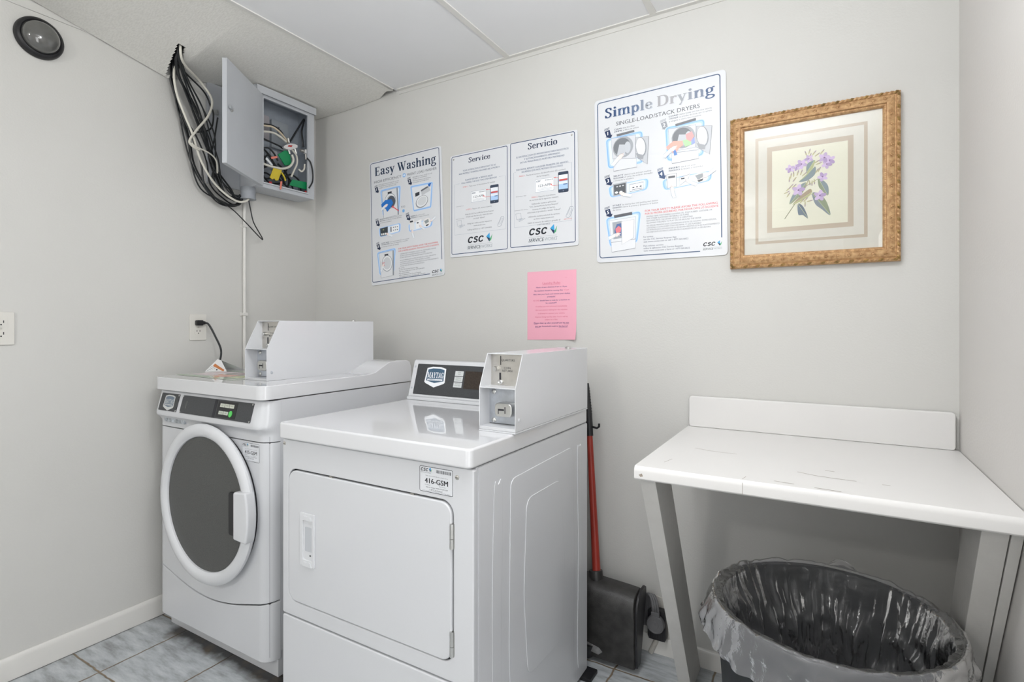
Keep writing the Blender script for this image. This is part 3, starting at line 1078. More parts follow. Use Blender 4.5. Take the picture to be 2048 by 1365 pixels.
cable([(1.176, 2.34), (1.182, 2.258), (1.3222, 2.2172), (1.3627, 2.1715), (1.3765, 2.1355), (1.3696, 2.0787), (1.3423, 2.0498), (1.3056, 2.0347)],
      -2.345, .0036, CBLK, xs=[-2.25, -2.26, -2.33] + [-2.345] * 5, label='black cable bowing right to the upper clip beside the bundle')
cable([(1.4, 2.13), (1.385, 2.03), (1.372, 1.96), (1.385, 1.91), (1.375, 1.85), (1.41, 1.80)], -2.352, .0034, CBLK, 'black cable running between the two clips on the backing board')
for z, lb in ((2.1547, 'upper steel cable clip on the grey backing board'), (1.906, 'lower steel cable clip on the grey backing board')):
    c_ = MB()
    c_.prism(rr(1.388, 1.414, z - .010, z + .010, .003), .0125, .0145, LEFTW(LX), CHROME)
    c_.prism(rr(1.392, 1.402, z - .008, z + .008, .002), .0145, .036, LEFTW(LX), CHROME)
    c_.prism(circ(1.409, z, .0045, 10), .0145, .018, LEFTW(LX), ZINC)
    tag(c_.build('cable_clip', loc=(LX, 1.40, z), bevel=.001), lb, 'clip')

# wires and tags inside the box
gi = 'black cables inside the electrical box'
li = 'black cable curled inside the open electrical box'
for pts, x in (([(1.552, 2.147), (1.5862, 2.1511), (1.6269, 2.159), (1.6627, 2.1545), (1.687, 2.1407), (1.7035, 2.1134)], -2.295),
               ([(1.552, 2.095), (1.5897, 2.0871), (1.6304, 2.0818), (1.6744, 2.0769), (1.6989, 2.0696)], -2.305),
               ([(1.552, 2.04), (1.5897, 2.0419), (1.6187, 2.0467), (1.6463, 2.0298), (1.668, 2.0)], -2.30),
               ([(1.60, 1.99), (1.63, 2.02), (1.66, 1.99), (1.70, 1.95), (1.75, 1.93), (1.77, 1.88)], -2.32),
               ([(1.56, 2.06), (1.60, 2.03), (1.62, 1.98), (1.60, 1.93), (1.64, 1.89), (1.70, 1.90)], -2.325),
               ([(1.66, 1.95), (1.70, 1.92), (1.74, 1.95), (1.79, 1.93), (1.80, 1.88)], -2.30),
               ([(1.57, 1.92), (1.61, 1.90), (1.66, 1.92), (1.70, 1.90), (1.74, 1.875)], -2.305),
               ([(1.556, 1.985), (1.60, 1.955), (1.65, 1.975), (1.69, 1.94), (1.72, 1.90)], -2.315),
               ([(1.70, 2.00), (1.74, 1.975), (1.765, 1.93), (1.745, 1.885), (1.70, 1.872)], -2.345),
               ([(1.558, 1.875), (1.60, 1.888), (1.645, 1.872), (1.69, 1.884), (1.73, 1.87)], -2.318),
               ([(1.556, 2.012), (1.59, 2.062), (1.63, 2.052), (1.665, 2.022), (1.69, 1.985)], -2.35),
               ([(1.565, 1.90), (1.62, 1.935), (1.68, 1.925), (1.73, 1.96), (1.755, 2.02), (1.735, 2.06)], -2.335)):
    cable(pts, x, .0042, CBLK, li, group=gi)
cable([(1.729, 2.1092), (1.7673, 2.1758), (1.812, 2.248), (1.7978, 2.1853), (1.8022, 2.142), (1.8082, 2.105)], -2.29, .0044, CBLK,
      'black cable folded to a sharp peak at the box interior right side')
cable([(1.7837, 2.034), (1.8057, 2.0178), (1.8183, 1.9772), (1.8183, 1.9252), (1.7969, 1.8864)], -2.234, .0038, CBLK,
      'black cable bulging out over the right edge of the electrical box')
cable([(1.555, 1.957), (1.5711, 1.9518), (1.6056, 1.9503), (1.665, 1.9549), (1.7059, 1.976), (1.7268, 2.0102), (1.7184, 2.0369)], -2.262, .0056, CWHT,
      'thick white cable curving in a deep U inside the electrical box')
cable([(1.552, 2.143), (1.5827, 2.1421), (1.6273, 2.1494), (1.6631, 2.1395), (1.6957, 2.1173), (1.7148, 2.0971)], -2.286, .0046, M('cream_cable_jacket', (.66, .56, .42), .45),
      'cream cable arching under the topmost black one in the box')
cable([(1.552, 2.11), (1.5758, 2.1104), (1.628, 2.1197), (1.6679, 2.1107), (1.6994, 2.0962)], -2.278, .0050, CWHT,
      'white cable arching to the splitter inside the electrical box')
cable([(1.7264, 2.066), (1.7518, 2.0432), (1.7561, 2.0078), (1.7391, 1.967), (1.7222, 1.9303)], -2.272, .0046, CWHT,
      'white cable dropping from the splitter behind the upper green tag')
cable([(1.757, 1.975), (1.775, 1.968), (1.79, 1.985), (1.7935, 2.01)], -2.262, .0042, CWHT, 'short white cable hooking up to the silver connector in the box')
cable([(1.66, 1.935), (1.675, 1.918), (1.682, 1.90)], -2.262, .0040, YELL, 'short yellow wire beside the yellow tag in the box')


def slab(name, label, cat, quadp, x, th_, mat, bev=.0015):
    P = [(x + .000, y, z) for y, z in quadp]
    b = MB().prism(quadp, 0, th_, lambda u, v, w_: (x + w_, u, v), mat)
    o = b.build(name, loc=P[0], bevel=bev)
    return tag(o, label, cat)


slab('cable_tag', 'green tag in the middle of the electrical box', 'tag', [(1.650, 2.022), (1.69, 1.978), (1.728, 1.992), (1.714, 2.050), (1.69, 2.054)], -2.280, .006, GREEN)
o = slab('cable_tag', 'green ribbed tag in the lower right corner of the box', 'tag', [(1.704, 1.884), (1.809, 1.884), (1.811, 1.922), (1.7226, 1.916)], -2.268, .006, GREEN)
slab('cable_tag', 'yellow tag hanging below the white U-shaped cable', 'tag', [(1.5963, 1.8953), (1.612, 1.889), (1.618, 1.897), (1.628, 1.888), (1.6413, 1.892), (1.6613, 1.9462), (1.6157, 1.9452)], -2.264, .005, YELL)
slab('cable_tag', 'small coral tag sticking out over the bottom lip of the box', 'tag', [(1.6301, 1.844), (1.638, 1.844), (1.644, 1.8842), (1.6341, 1.8837)], -2.236, .004, PINKP)
slab('cable_tag', 'coral tag lying left of the upper green tag', 'tag', [(1.612, 2.000), (1.645, 2.013), (1.648, 2.004), (1.616, 1.990)], -2.278, .004, PINKP)
slab('cable_tag', 'small red tag at the bottom left inside the box', 'tag', [(1.590, 1.864), (1.607, 1.864), (1.607, 1.878), (1.592, 1.876)], -2.262, .004, REDP)
slab('cable_tag', 'small red tag at the bottom right corner inside the box', 'tag', [(1.788, 1.8625), (1.803, 1.8625), (1.803, 1.873), (1.789, 1.874)], -2.258, .004, REDP)
slab('cable_tag', 'white tag on a yellow wire at the left of the box', 'tag', [(1.578, 1.979), (1.612, 1.953), (1.618, 1.962), (1.585, 1.990)], -2.270, .004, PAPER)
t = thing('cable_splitter', 'white cable splitter with a red sticker in the box', 'splitter', (-2.272, 1.712, 2.07))
MB().prism([(1.672, 2.060), (1.684, 2.056), (1.712, 2.058), (1.7518, 2.082), (1.752, 2.094), (1.735, 2.095), (1.712, 2.092), (1.680, 2.073)], 0, .014, lambda u, v, w_: (-2.276 + w_, u, v), M('splitter_case', (.66, .64, .64), .4)).build('case', t, bevel=.002)
MB().prism([(1.694, 2.070), (1.716, 2.074), (1.722, 2.084), (1.70, 2.079)], .014, .0148, lambda u, v, w_: (-2.276 + w_, u, v), REDP).build('sticker', t)
for a, c_ in (((1.708, 2.094), (1.702, 2.115)), ((1.705, 2.058), (1.712, 2.040)), ((1.738, 2.080), (1.75, 2.052))):
    MB().tube([(-2.269, a[0], a[1]), (-2.269, c_[0], c_[1])], .0052, CHROME, 10).build('port', t)
t = thing('cable_connector', 'silver and white connector at the right wall of the box', 'connector', (-2.262, 1.79, 2.07))
MB().prism(rr(1.790, 1.812, 2.062, 2.084, .005), 0, .016, lambda u, v, w_: (-2.268 + w_, u, v), M('connector_white', (.7, .7, .7), .35)).build('body', t, bevel=.002)
MB().tube([(-2.262, 1.768, 2.072), (-2.262, 1.792, 2.074)], .008, STEEL, 12).build('nut', t)
MB().tube([(-2.262, 1.800, 2.064), (-2.262, 1.801, 2.035)], .0055, STEEL, 12).build('stem', t)
# ================================================================== POSTERS ON THE BACK WALL
def bil(q, asp):
    (ax, az), (bx, bz), (cx, cz), (dx_, dz) = q

    def f(u, v, w_, y0=BY - .0042):
        u, v = u / 100, v / (100 * asp)
        x = (1 - v) * ((1 - u) * ax + u * bx) + v * ((1 - u) * dx_ + u * cx)
        z = (1 - v) * ((1 - u) * az + u * bz) + v * ((1 - u) * dz + u * cz)
        return (x, y0 - w_, z)
    return f


def sheet_part(t, f, u0, v0, u1, v1, r):
    MB().prism(rr(u0, u1, v0, v1, r, 5), -.0032, 0, f, PAPER).build('sheet', t, bevel=.0006)


def border(c, u0, v0, u1, v1, r, wd=.7, col=NAVY, gap=None):
    P = rr(u0, u1, v0, v1, r, 5)
    if gap:   # leave the lower right corner open for the logo
        P = [p for p in P if not (p[0] > gap[0] and p[1] > gap[1])]
        i = max(range(len(P)), key=lambda k: (Vector(P[k]) - Vector(P[k - 1])).length)
        P = P[i:] + P[:i]
        P = [(u1, gap[1])] + P[::1] if abs(P[0][0] - u1) < 3 else P
        c.line([(u1, gap[1]), (u1, v0 + r)], wd, col)
        c.line([(gap[0], v1), (u0 + r, v1)], wd, col)
        Q = rr(u0, u1, v0, v1, r, 5)
        n = 6
        c.line([(u1, v0 + r)] + Q[5::-1] + [(u0 + r, v0)], wd, col)
        c.line([(u0 + r, v0)] + Q[23:17:-1] + [(u0, v1 - r)], wd, col)
        c.line([(u0, v1 - r)] + Q[17:11:-1] + [(u0 + r, v1)], wd, col)
    else:
        c.line(P, wd, col, closed=True)


def step_arrow(c, u, v, num, col=NAVY, k=1.0):
    """slanted step flag: rules above a dark block with a white numeral, pointing down right"""
    P = lambda a, b: (u + k * (a + b * .32), v + k * b * .95)
    for i in range(3):
        c.line([P(-.2 - .3 * i, 0 + i * .7), P(4.6 - .3 * i, -.9 + i * .7)], .28 * k, col)
    c.poly([P(-.6, 2.2), P(4.0, 1.3), P(3.6, 6.2), P(4.8, 6.0), P(2.6, 9.0), P(-1.6, 7.1), P(-.6, 6.9)], col)
    c.text(num, P(1.5, 0)[0] + 1.3 * k, P(0, 5.8)[1], 4.2 * k, (245, 247, 250), 'c', bold=.03, lay=2)


def hand(c, u, v, sc=1.0, rot=0.0, sleeve=True, lay=7):
    R = lambda a, b: (u + sc * (a * math.cos(rot) - b * math.sin(rot)), v + sc * (a * math.sin(rot) + b * math.cos(rot)))
    sk = (240, 226, 222)
    c.poly([R(0, -1), R(2.2, -1.6), R(4.6, -.8), R(5.2, .2), R(3.6, .4), R(4.4, 1.6), R(2.6, 1.4), R(1.4, 2.4), R(-.6, 2)], sk, lay)
    c.line([R(2.2, -1.4), R(4.8, -.6), R(3.4, .4)], .18, (176, 160, 160), lay + 1)
    c.line([R(0, -1), R(2.2, -1.6), R(4.6, -.8)], .15, (170, 160, 160), lay + 1)
    if sleeve:
        c.poly([R(0, -1.3), R(-.8, 2.4), R(-7, 4.6), R(-7.5, 1.2)], (232, 236, 240), lay)
        c.line([R(0, -1.3), R(-7.5, 1.2)], .2, (160, 172, 186), lay + 1)
        c.line([R(-.8, 2.4), R(-7, 4.6)], .2, (160, 172, 186), lay + 1)


def blue_frame(c, P, lay=1):
    ctr = (sum(p[0] for p in P) / len(P), sum(p[1] for p in P) / len(P))
    S = lambda k: [(ctr[0] + (p[0] - ctr[0]) * k, ctr[1] + (p[1] - ctr[1]) * k) for p in P]
    m = [p.to_2d() for p in catmull([(a, b, 0) for a, b in P], 1, True)]
    c.poly(S(1.03), (206, 224, 246), lay)
    c.poly(S(.99), (142, 188, 240), lay + 1)
    c.poly(S(.93), (176, 208, 246), lay + 2)
    c.poly(S(.86), (222, 234, 248), lay + 3)


def soft(P, r=2.2):
    """round the corners of a four-sided outline"""
    out = []
    m = len(P)
    for i in range(m):
        a, b, d = Vector(P[i - 1]), Vector(P[i]), Vector(P[(i + 1) % m])
        p0 = b + (a - b).normalized() * r
        p1 = b + (d - b).normalized() * r
        for k in range(5):
            t_ = k / 4
            out.append(tuple((1 - t_) ** 2 * p0 + 2 * t_ * (1 - t_) * b + t_ * t_ * p1))
    return out


def dryer_pic(c, body, low, drum, dr, console, opendoor, lay=5):
    c.poly(body, (214, 216, 221), lay)
    c.line(body, .3, (150, 154, 162), lay + 1, closed=True)
    c.poly(low, (222, 224, 228), lay)
    c.line(low, .35, (142, 146, 154), lay + 1, closed=True)
    c.poly(console, (112, 114, 118), lay)
    cu, cv_, ru, rv = drum
    c.oval(cu, cv_, ru, rv, (166, 170, 176), lay + 2, rot=.1)
    c.oval(cu - ru * .1, cv_ - rv * .05, ru * .82, rv * .82, (120, 124, 130), lay + 3, rot=.1)
    c.oval(cu + ru * .45, cv_ + rv * .1, ru * .3, rv * .55, (198, 202, 208), lay + 4)
    c.poly([(cu - ru * .6, cv_ + rv * .7), (cu - ru * .35, cv_ - rv * .3), (cu + ru * .2, cv_ - rv * .2), (cu + ru * .25, cv_ + rv * .8)], (196, 200, 206), lay + 4)
    if opendoor:
        c.poly(opendoor, (196, 199, 204), lay + 2)
        c.line(opendoor, .35, (132, 136, 142), lay + 3, closed=True)
        m = [sum(p[i] for p in opendoor) / 4 for i in (0, 1)]
        c.oval(m[0] - .6, m[1] - 1.4, 4.3, 8.2, (150, 154, 160), lay + 4, rot=-.12)
        c.oval(m[0] - .9, m[1] - 1.8, 3.7, 7.4, (228, 230, 234), lay + 5, rot=-.12)
        c.poly([(m[0] - 5, m[1] + 2.8), (m[0] + 1.6, m[1] + 5.5), (m[0] + 1, m[1] + 8.6), (m[0] - 3, m[1] + 8)], (158, 161, 167), lay + 6)


# ---------------------------------------------------------------- dryer instructions poster
q = [(-.7663, 2.063), (-.3019, 2.074), (-.2954, 1.4461), (-.756, 1.4462)]
t = thing('poster', 'large drying instructions poster between the two-panel poster and gilt frame', 'poster', (-.53, BY, 1.75))
f = bil(q, 1.36)
sheet_part(t, f, -1.6, -1.2, 101.8, 137.4, 3.0)
c = Canvas(f)
border(c, 1.2, 1.4, 97.6, 133.4, 2.2, .75, (70, 92, 124), gap=(82, 124))
c.build('border_line', t)
c = Canvas(f)
G = [(38, 66, 110), (44, 74, 118), (64, 90, 130), (98, 116, 146), (132, 142, 160), (160, 164, 172)]
for i, cc in enumerate('Simple'):
    pass
u = 6.9
W_ = sum(SER[a][0] + .03 for a in 'Simple')
for i, a in enumerate('Simple'):
    wd = (SER[a][0] + .03) / W_ * 40.0
    c.serif(a, u + .7, u + wd + .7, 16.1, 11.8, [(196, 202, 212)], 1)
    c.serif(a, u, u + wd, 15.6, 11.8, [G[i]], 2)
    u += wd
c.build('title', t, label='navy serif word Simple fading to grey')
c = Canvas(f)
G = [(168, 168, 172), (172, 172, 176), (164, 168, 174), (148, 154, 166), (118, 130, 152), (72, 96, 134)]
u = 50.0
W_ = sum(SER[a][0] + .03 for a in 'Drying')
for i, a in enumerate('Drying'):
    wd = (SER[a][0] + .03) / W_ * 44.0
    c.serif(a, u + .7, u + wd + .7, 16.1, 12.0, [(212, 214, 220)], 1)
    c.serif(a, u, u + wd, 15.6, 12.0, [G[i]], 2)
    u += wd
c.build('title', t, label='grey serif word Drying')
c = Canvas(f)
c.text('SINGLE-LOAD/STACK DRYERS', 17, 23.6, 4.6, (98, 102, 108), 'l', bold=.006, fit=66)
TG = (112, 116, 124)


def two(c, u, v, bolds, rest, w1, w2, dv=1.9, sz=1.75):
    for i, (b, r) in enumerate(zip(bolds, rest)):
        if b:
            c.text(b, u, v + dv * i, sz, (84, 92, 108), 'l', bold=.02, fit=w1)
        if r:
            c.text(r, u + (w1 + .8 if b else 0), v + dv * i, sz, TG, 'l', fit=w2[i])


two(c, 15.4, 27.2, ['CLEAN', 'LIMPIE'], ['the lint filter', 'el filtro de pelusa'], 6.6, [10, 13])
two(c, 59.9, 26.0, ['LOAD', 'COLOQUE'], ['clothes loosely and close door securely', 'su prendas de modo que no apriete'], 7.0, [24, 24])
c.text('y asegure o cierre bien la puerta', 59.9, 29.9, 1.75, TG, 'l', fit=24)
two(c, 14.1, 66.2, ['SELECT', 'SELECCIONE'], ['desired cycle and start machine', 'el ciclo de secado deseado'], 8.5, [22, 23])
c.text('y encienda la secadora', 14.1, 70.0, 1.75, TG, 'l', fit=17)
two(c, 59.3, 67.0, ['INSERT', 'INTRODUZCA'], ['card or coin', 'la tarjeta o monedas'], 8.5, [11, 16])
two(c, 13.1, 90.8, ['START', 'ENCIENDIDO'], ['by closing door and pushing start button', 'cierre la puerta y presione el boton'], 7.5, [29, 29])
c.text('de inicio', 13.1, 94.6, 1.75, TG, 'l', fit=7)
c.text('FOR YOUR SAFETY PLEASE AVOID THE FOLLOWING', 40, 98.5, 2.3, REDT, 'l', bold=.012, fit=55)
c.text('POR SU PROPIA SEGURIDAD, POR FAVOR EVITE LO SIGUIENTE', 40, 100.8, 2.2, REDT, 'l', bold=.012, fit=55.5)
for i, (s, wd) in enumerate((('DRYING ITEMS CONTAINING COOKING OIL, FOAM RUBBER, GASOLINE, OR', 50), ('ANY OTHER FLAMMABLE MATERIALS OR FUMES', 33), ('REACHING INTO THE DRYER WHILE IT IS OPERATING.', 36), ('ALLOWING CHILDREN TO PLAY ON OR AROUND THE DRYER', 42),
                             ('NO SEQUE PRENDAS QUE CONTENGAN ACEITE DE COCINA, GOMA ESPUMA,', 53), ('GASOLINA O CUALQUIER OTRO MATERIAL O GAS FLAMABLE', 42), ('NO INTRODUZCA LAS MANOS EN LA SECADORA MIENTRAS ESTA EN FUNCIONAMIENTO', 55), ('NO DEJE QUE LOS NINOS JUEGUEN EN O ALREDEDOR DE LA SECADORA.', 49))):
    c.text(s, 41, 103.0 + 1.75 * i + (.4 if i > 3 else 0), 1.7, TG, 'l', shear=.12, fit=wd)
for i, (s, wd) in enumerate((('For service:', 8), ('use the CSC Service Request App', 26), ('visit www.cscsw.com or call 1-877-264-6622', 35))):
    c.text(s, 38.4, 119.3 + 2.0 * i, 1.8, (98, 106, 124), 'l', bold=.008, fit=wd)
for i, (s, wd) in enumerate((('Para solicitar servicio:', 16), ('utilice la aplicacion CSC Service Request', 31), ('visite www.cscsw.com o llame al 1-877-264-6622', 36))):
    c.text(s, 38.4, 126.6 + 2.0 * i, 1.8, (98, 106, 124), 'l', bold=.008, fit=wd)
c.build('printed_text', t)
c = Canvas(f)
step_arrow(c, 7.0, 24.6, '1')
blue_frame(c, soft([(8, 33.4), (39, 32.2), (39.0, 58.5), (9.6, 58.5)], 3))
dryer_pic(c, [(12.6, 33.6), (33.3, 34.6), (33.1, 53.5), (13.8, 51)], [(14.3, 51), (33.6, 53.6), (34.0, 61.0), (14.4, 61.4)], (22.6, 42.6, 8.6, 8.8), None,
          [(17.3, 30.9), (32.1, 30.2), (32.3, 32), (17.6, 32.9)], [(33.3, 36.6), (43.9, 38), (42.4, 60.1), (33.1, 52.6)])
hand(c, 19, 50.5, 1.0, -.45, lay=12)
c.build('illustration', t)
step_arrow(c, 53.3, 27.3, '2', (150, 154, 162))
blue_frame(c, soft([(56.8, 33.6), (86.5, 32.8), (85.3, 60.5), (58, 60.5)], 3))
dryer_pic(c, [(59.1, 35.2), (80, 36), (79.8, 53.4), (60.3, 53.4)], [(61.6, 54.6), (81.7, 55.6), (81.9, 62.3), (61.8, 62.9)], (70.5, 43.8, 8.8, 8.6), None,
          [(64.6, 32.4), (80.0, 30.8), (80.2, 32.8), (64.9, 34.2)], [(80.5, 37.2), (91.7, 39.2), (89.8, 60.6), (79.8, 53)])
c.poly([(57.5, 49), (63, 45.5), (70, 46.6), (70.5, 50), (67, 52), (64.5, 56.5), (62, 54), (58, 51)], (240, 176, 162), 11)
c.poly([(70, 46.4), (76, 45.8), (77, 50.6), (72, 51.6)], (178, 220, 166), 11)
c.poly([(72.5, 42), (77, 40.6), (78.6, 44.6), (76, 48.5), (73, 46)], (238, 164, 164), 12)
c.poly([(76.5, 47), (79, 45.5), (79.2, 50), (76.6, 51)], (150, 166, 226), 11)
c.poly([(62.8, 53), (64.6, 52.5), (66, 56.6), (63.6, 57)], (90, 138, 206), 12)
hand(c, 61.5, 51.5, .95, -.35, lay=13)
c.build('illustration', t)
step_arrow(c, 6.6, 64.6, '3')
blue_frame(c, soft([(9.6, 73.6), (43.4, 71.4), (42.4, 80.6), (11.0, 83.4)], 3.4))
c.poly([(13.4, 72.2), (25.3, 71.6), (25.2, 81.6), (13.8, 82.4)], (170, 174, 180), 5)
c.poly([(14.4, 73.2), (24.4, 72.6), (24.3, 80.8), (14.7, 81.4)], (84, 88, 94), 6)
for a, b in ((16.5, 74.4), (19, 74.2), (21.5, 74.0)):
    c.rect(a, b, a + 1.5, b + .9, (206, 208, 212), 7)
for a in (16.6, 20.4):
    c.oval(a, 79.6, 1.4, .9, (238, 240, 242), 7)
c.poly([(27.7, 74.6), (39.1, 74.0), (39.0, 79.8), (27.9, 80.4)], (244, 246, 248), 5)
c.line([(27.7, 74.6), (39.1, 74.0), (39.0, 79.8), (27.9, 80.4)], .35, (96, 104, 120), 6, closed=True)
for a in (30, 33, 36):
    c.rect(a, 77 - (a - 30) * .05, a + 1.6, 77.8 - (a - 30) * .05, (60, 66, 80), 7)
c.line([(29.8, 79.2), (37.8, 78.7)], .4, (96, 104, 120), 7)
hand(c, 22.5, 82.3, .85, math.pi + .6, lay=8)
c.build('illustration', t)
step_arrow(c, 50.4, 65.6, '4', (52, 78, 118))
blue_frame(c, soft([(53.8, 74.6), (91.4, 72.9), (90.7, 80.6), (55.2, 83.2)], 3.4))
c.poly([(57.6, 71.2), (65.0, 70.8), (65.0, 81.4), (57.9, 81.8)], (222, 222, 224), 5)
c.line([(57.6, 71.2), (65.0, 70.8), (65.0, 81.4), (57.9, 81.8)], .35, (140, 144, 150), 6, closed=True)
c.rect(58.8, 72.6, 64, 74.2, (86, 90, 96), 7)
c.rect(59.2, 75.6, 63.6, 81.0, (240, 236, 232), 7)
c.poly([(67.2, 75.0), (75.4, 73.2), (73.6, 77), (67.4, 81)], (238, 240, 242), 5)
c.line([(67.2, 75.0), (75.4, 73.2), (73.6, 77), (67.4, 81)], .3, (104, 110, 122), 6, closed=True)
c.rect(68.4, 75.4, 71.2, 76.4, (70, 76, 88), 7)
c.oval(82.6, 77.0, 5.6, 3.6, (234, 232, 230), 6)
c.poly([(79, 75), (84.6, 74), (85, 77), (81, 78.6)], (150, 156, 160), 7)
c.poly([(80.6, 79), (85, 78), (84.4, 79.6), (81.6, 80.4)], (60, 66, 74), 8)
hand(c, 61.4, 84, .8, -1.5, lay=9)
hand(c, 74.5, 79.4, .8, -2.3, lay=9)
hand(c, 88.6, 75.8, .8, 2.9, lay=9)
c.build('illustration', t)
step_arrow(c, 6.2, 91.2, '5')
blue_frame(c, soft([(6.9, 100), (36.9, 97.2), (33.4, 122.9), (10.2, 125)], 3.4))
c.poly([(10.2, 102.4), (32.4, 101.4), (32.0, 119.6), (11.3, 121)], (226, 228, 231), 5)
c.line([(10.2, 102.4), (32.4, 101.4), (32.0, 119.6), (11.3, 121)], .3, (156, 160, 168), 6, closed=True)
c.poly([(11.4, 121), (32.1, 119.7), (31.8, 127.2), (11.8, 129.2)], (226, 228, 231), 5)
c.line([(11.4, 121), (32.1, 119.7), (31.8, 127.2), (11.8, 129.2)], .35, (146, 150, 158), 6, closed=True)
c.poly([(14, 98.4), (29.4, 97.2), (29.6, 99.6), (14.4, 100.8)], (92, 94, 100), 6)
c.poly([(12.6, 104.2), (20.6, 103.8), (20.4, 118), (13.4, 118.4)], (164, 170, 178), 7)
c.poly([(16.4, 106), (20.4, 105.6), (20.2, 116), (14.6, 116), (14.4, 111)], (88, 112, 160), 8)
c.poly([(15.2, 110), (18, 107.6), (20.2, 109.6), (19.6, 113), (16, 113.6)], (226, 128, 136), 9)
c.poly([(20.4, 104.4), (31.0, 103.6), (30.4, 118.6), (20.6, 123.4)], (232, 234, 236), 8)
c.line([(20.4, 104.4), (31.0, 103.6), (30.4, 118.6), (20.6, 123.4)], .25, (160, 164, 172), 9, closed=True)
hand(c, 15.5, 114.6, .85, -.05, lay=10)
c.build('illustration', t)
csc_mark(c, 84.0, 129.8, 13.8)
c.build('logo', t)

# ---------------------------------------------------------------- washing instructions poster
q = [(-1.965, 2.0086), (-1.532, 2.021), (-1.5118, 1.4343), (-1.9513, 1.4029)]
t = thing('poster', 'washing instructions poster nearest the room corner above the washer', 'poster', (-1.74, BY, 1.7))
f = bil(q, 1.40)
sheet_part(t, f, -2.2, -1.0, 102.2, 141.8, 3.0)
c = Canvas(f)
border(c, -.4, .6, 99.2, 138.0, 2.0, .75, (52, 74, 108), gap=(83, 124))
c.build('border_line', t)
c = Canvas(f)
DN = (14, 42, 72)
c.serif('Easy', 5.4, 36.4, 15.8, 14.2, [DN])
c.build('title', t)
c = Canvas(f)
c.serif('Washing', 40.0, 95, 16.6, 14.2, [DN])
c.build('title', t)
c = Canvas(f)
c.text('HIGH-EFFICIENCY', 4.8, 24.2, 4.2, (86, 92, 100), 'l', fit=41)
c.oval(50, 22.4, 2.6, 2.3, (136, 184, 232), 1)
c.text('HE', 50, 23.6, 3.2, (250, 252, 254), 'c', bold=.02, lay=2)
c.text('FRONT LOAD WASHER', 54.6, 24.2, 4.2, (86, 92, 100), 'l', fit=41)
two(c, 11, 27.4, ['', ''], ['LOAD clothes loosely and close door securely', 'COLOQUE prendas de modo que no apriete'], 0, [31, 30])
c.text('y asegure o cierre bien la puerta', 11, 31.2, 1.75, TG, 'l', fit=27)
two(c, 62.2, 27.6, ['', ''], ['MEASURE detergent, use HE low suds', 'detergent as recommended'], 0, [27, 20])
two(c, 62.2, 31.8, ['', ''], ['MIDA el detergente y use detergente', 'recomendado por el fabricante'], 0, [25, 22])
two(c, 12.4, 67.6, ['SELECT', 'SELECCIONE'], ['desired cycle and start machine', 'el ciclo de lavado deseado'], 8, [24, 24])
c.text('y encienda la lavadora', 12.4, 71.6, 1.75, TG, 'l', fit=18)
two(c, 58.2, 71.0, ['INSERT', 'INTRODUZCA'], ['card or coin', 'la tarjeta o monedas'], 8.5, [10, 16])
two(c, 14.2, 95.2, ['PLEASE WAIT', 'POR FAVOR ESPERE'], ['your machine starts after cycle selected', 'a que la maquina y cuando'], 12, [28, 26])
c.text('comienza el ciclo de lavado', 14.2, 99.4, 1.75, TG, 'l', fit=26)
c.text('FOR YOUR SAFETY PLEASE AVOID THE FOLLOWING', 39.6, 105.2, 2.4, REDT, 'l', bold=.012, fit=55)
c.text('POR SU PROPIA SEGURIDAD, POR FAVOR EVITE LO SIGUIENTE', 39.6, 108.0, 2.3, REDT, 'l', bold=.012, fit=56)
for i, (s, wd) in enumerate((('WASHING ITEMS CONTAINING COOKING OIL, FOAM RUBBER, GASOLINE', 50), ('OR ANY OTHER FLAMMABLE MATERIALS OR FUMES', 36), ('DO NOT REACH INTO THE WASHER WHILE IT IS OPERATING', 45),
                             ('NO LAVE PRENDAS QUE CONTENGAN ACEITE DE COCINA, GOMA ESPUMA', 50), ('GASOLINA O CUALQUIER OTRO MATERIAL FLAMABLE', 42), ('NO INTRODUZCA LAS MANOS MIENTRAS ESTA EN FUNCIONAMIENTO', 53), ('NI DEJE QUE LOS NINOS JUEGUEN EN ELLA', 34))):
    c.text(s, 41.5, 111.2 + 2.15 * i + (.8 if i > 2 else 0), 1.8, TG, 'l', shear=.1, fit=wd)
for i, (s, wd) in enumerate((('For service:', 8), ('use the CSC Service Request App', 27), ('visit www.cscsw.com or call 1-877-264-6622', 36))):
    c.text(s, 39.6, 127.0 + 2.0 * i, 1.8, TG, 'l', bold=.008, fit=wd)
for i, (s, wd) in enumerate((('Para solicitar servicio:', 15), ('utilice la aplicacion CSC Service Request', 31), ('visite www.cscsw.com o llame al 1-877-264-6622', 37))):
    c.text(s, 39.6, 133.0 + 2.0 * i, 1.8, TG, 'l', bold=.008, fit=wd)
c.build('printed_text', t)


def washer_pic(c, P, cu, cv_, ru, rv, lay=5):
    c.poly(P, (222, 224, 227), lay)
    c.line(P, .4, (130, 136, 146), lay + 1, closed=True)
    a, b, d, e = P
    c.poly([(b[0] - 1.6, b[1]), b, d, (d[0] - 1.6, d[1] - .6)], (140, 146, 154), lay + 1)
    k = (b[0] - a[0])
    c.rect(a[0] + k * .36, a[1] + 2.0, a[0] + k * .62, a[1] + 5.6, (44, 48, 56), lay + 2)
    c.oval(cu, cv_, ru, rv, (148, 154, 160), lay + 2, rot=-.1)
    c.oval(cu, cv_, ru * .92, rv * .92, (232, 234, 236), lay + 3, rot=-.1)
    c.oval(cu, cv_, ru * .74, rv * .74, (206, 209, 213), lay + 4, rot=-.1)


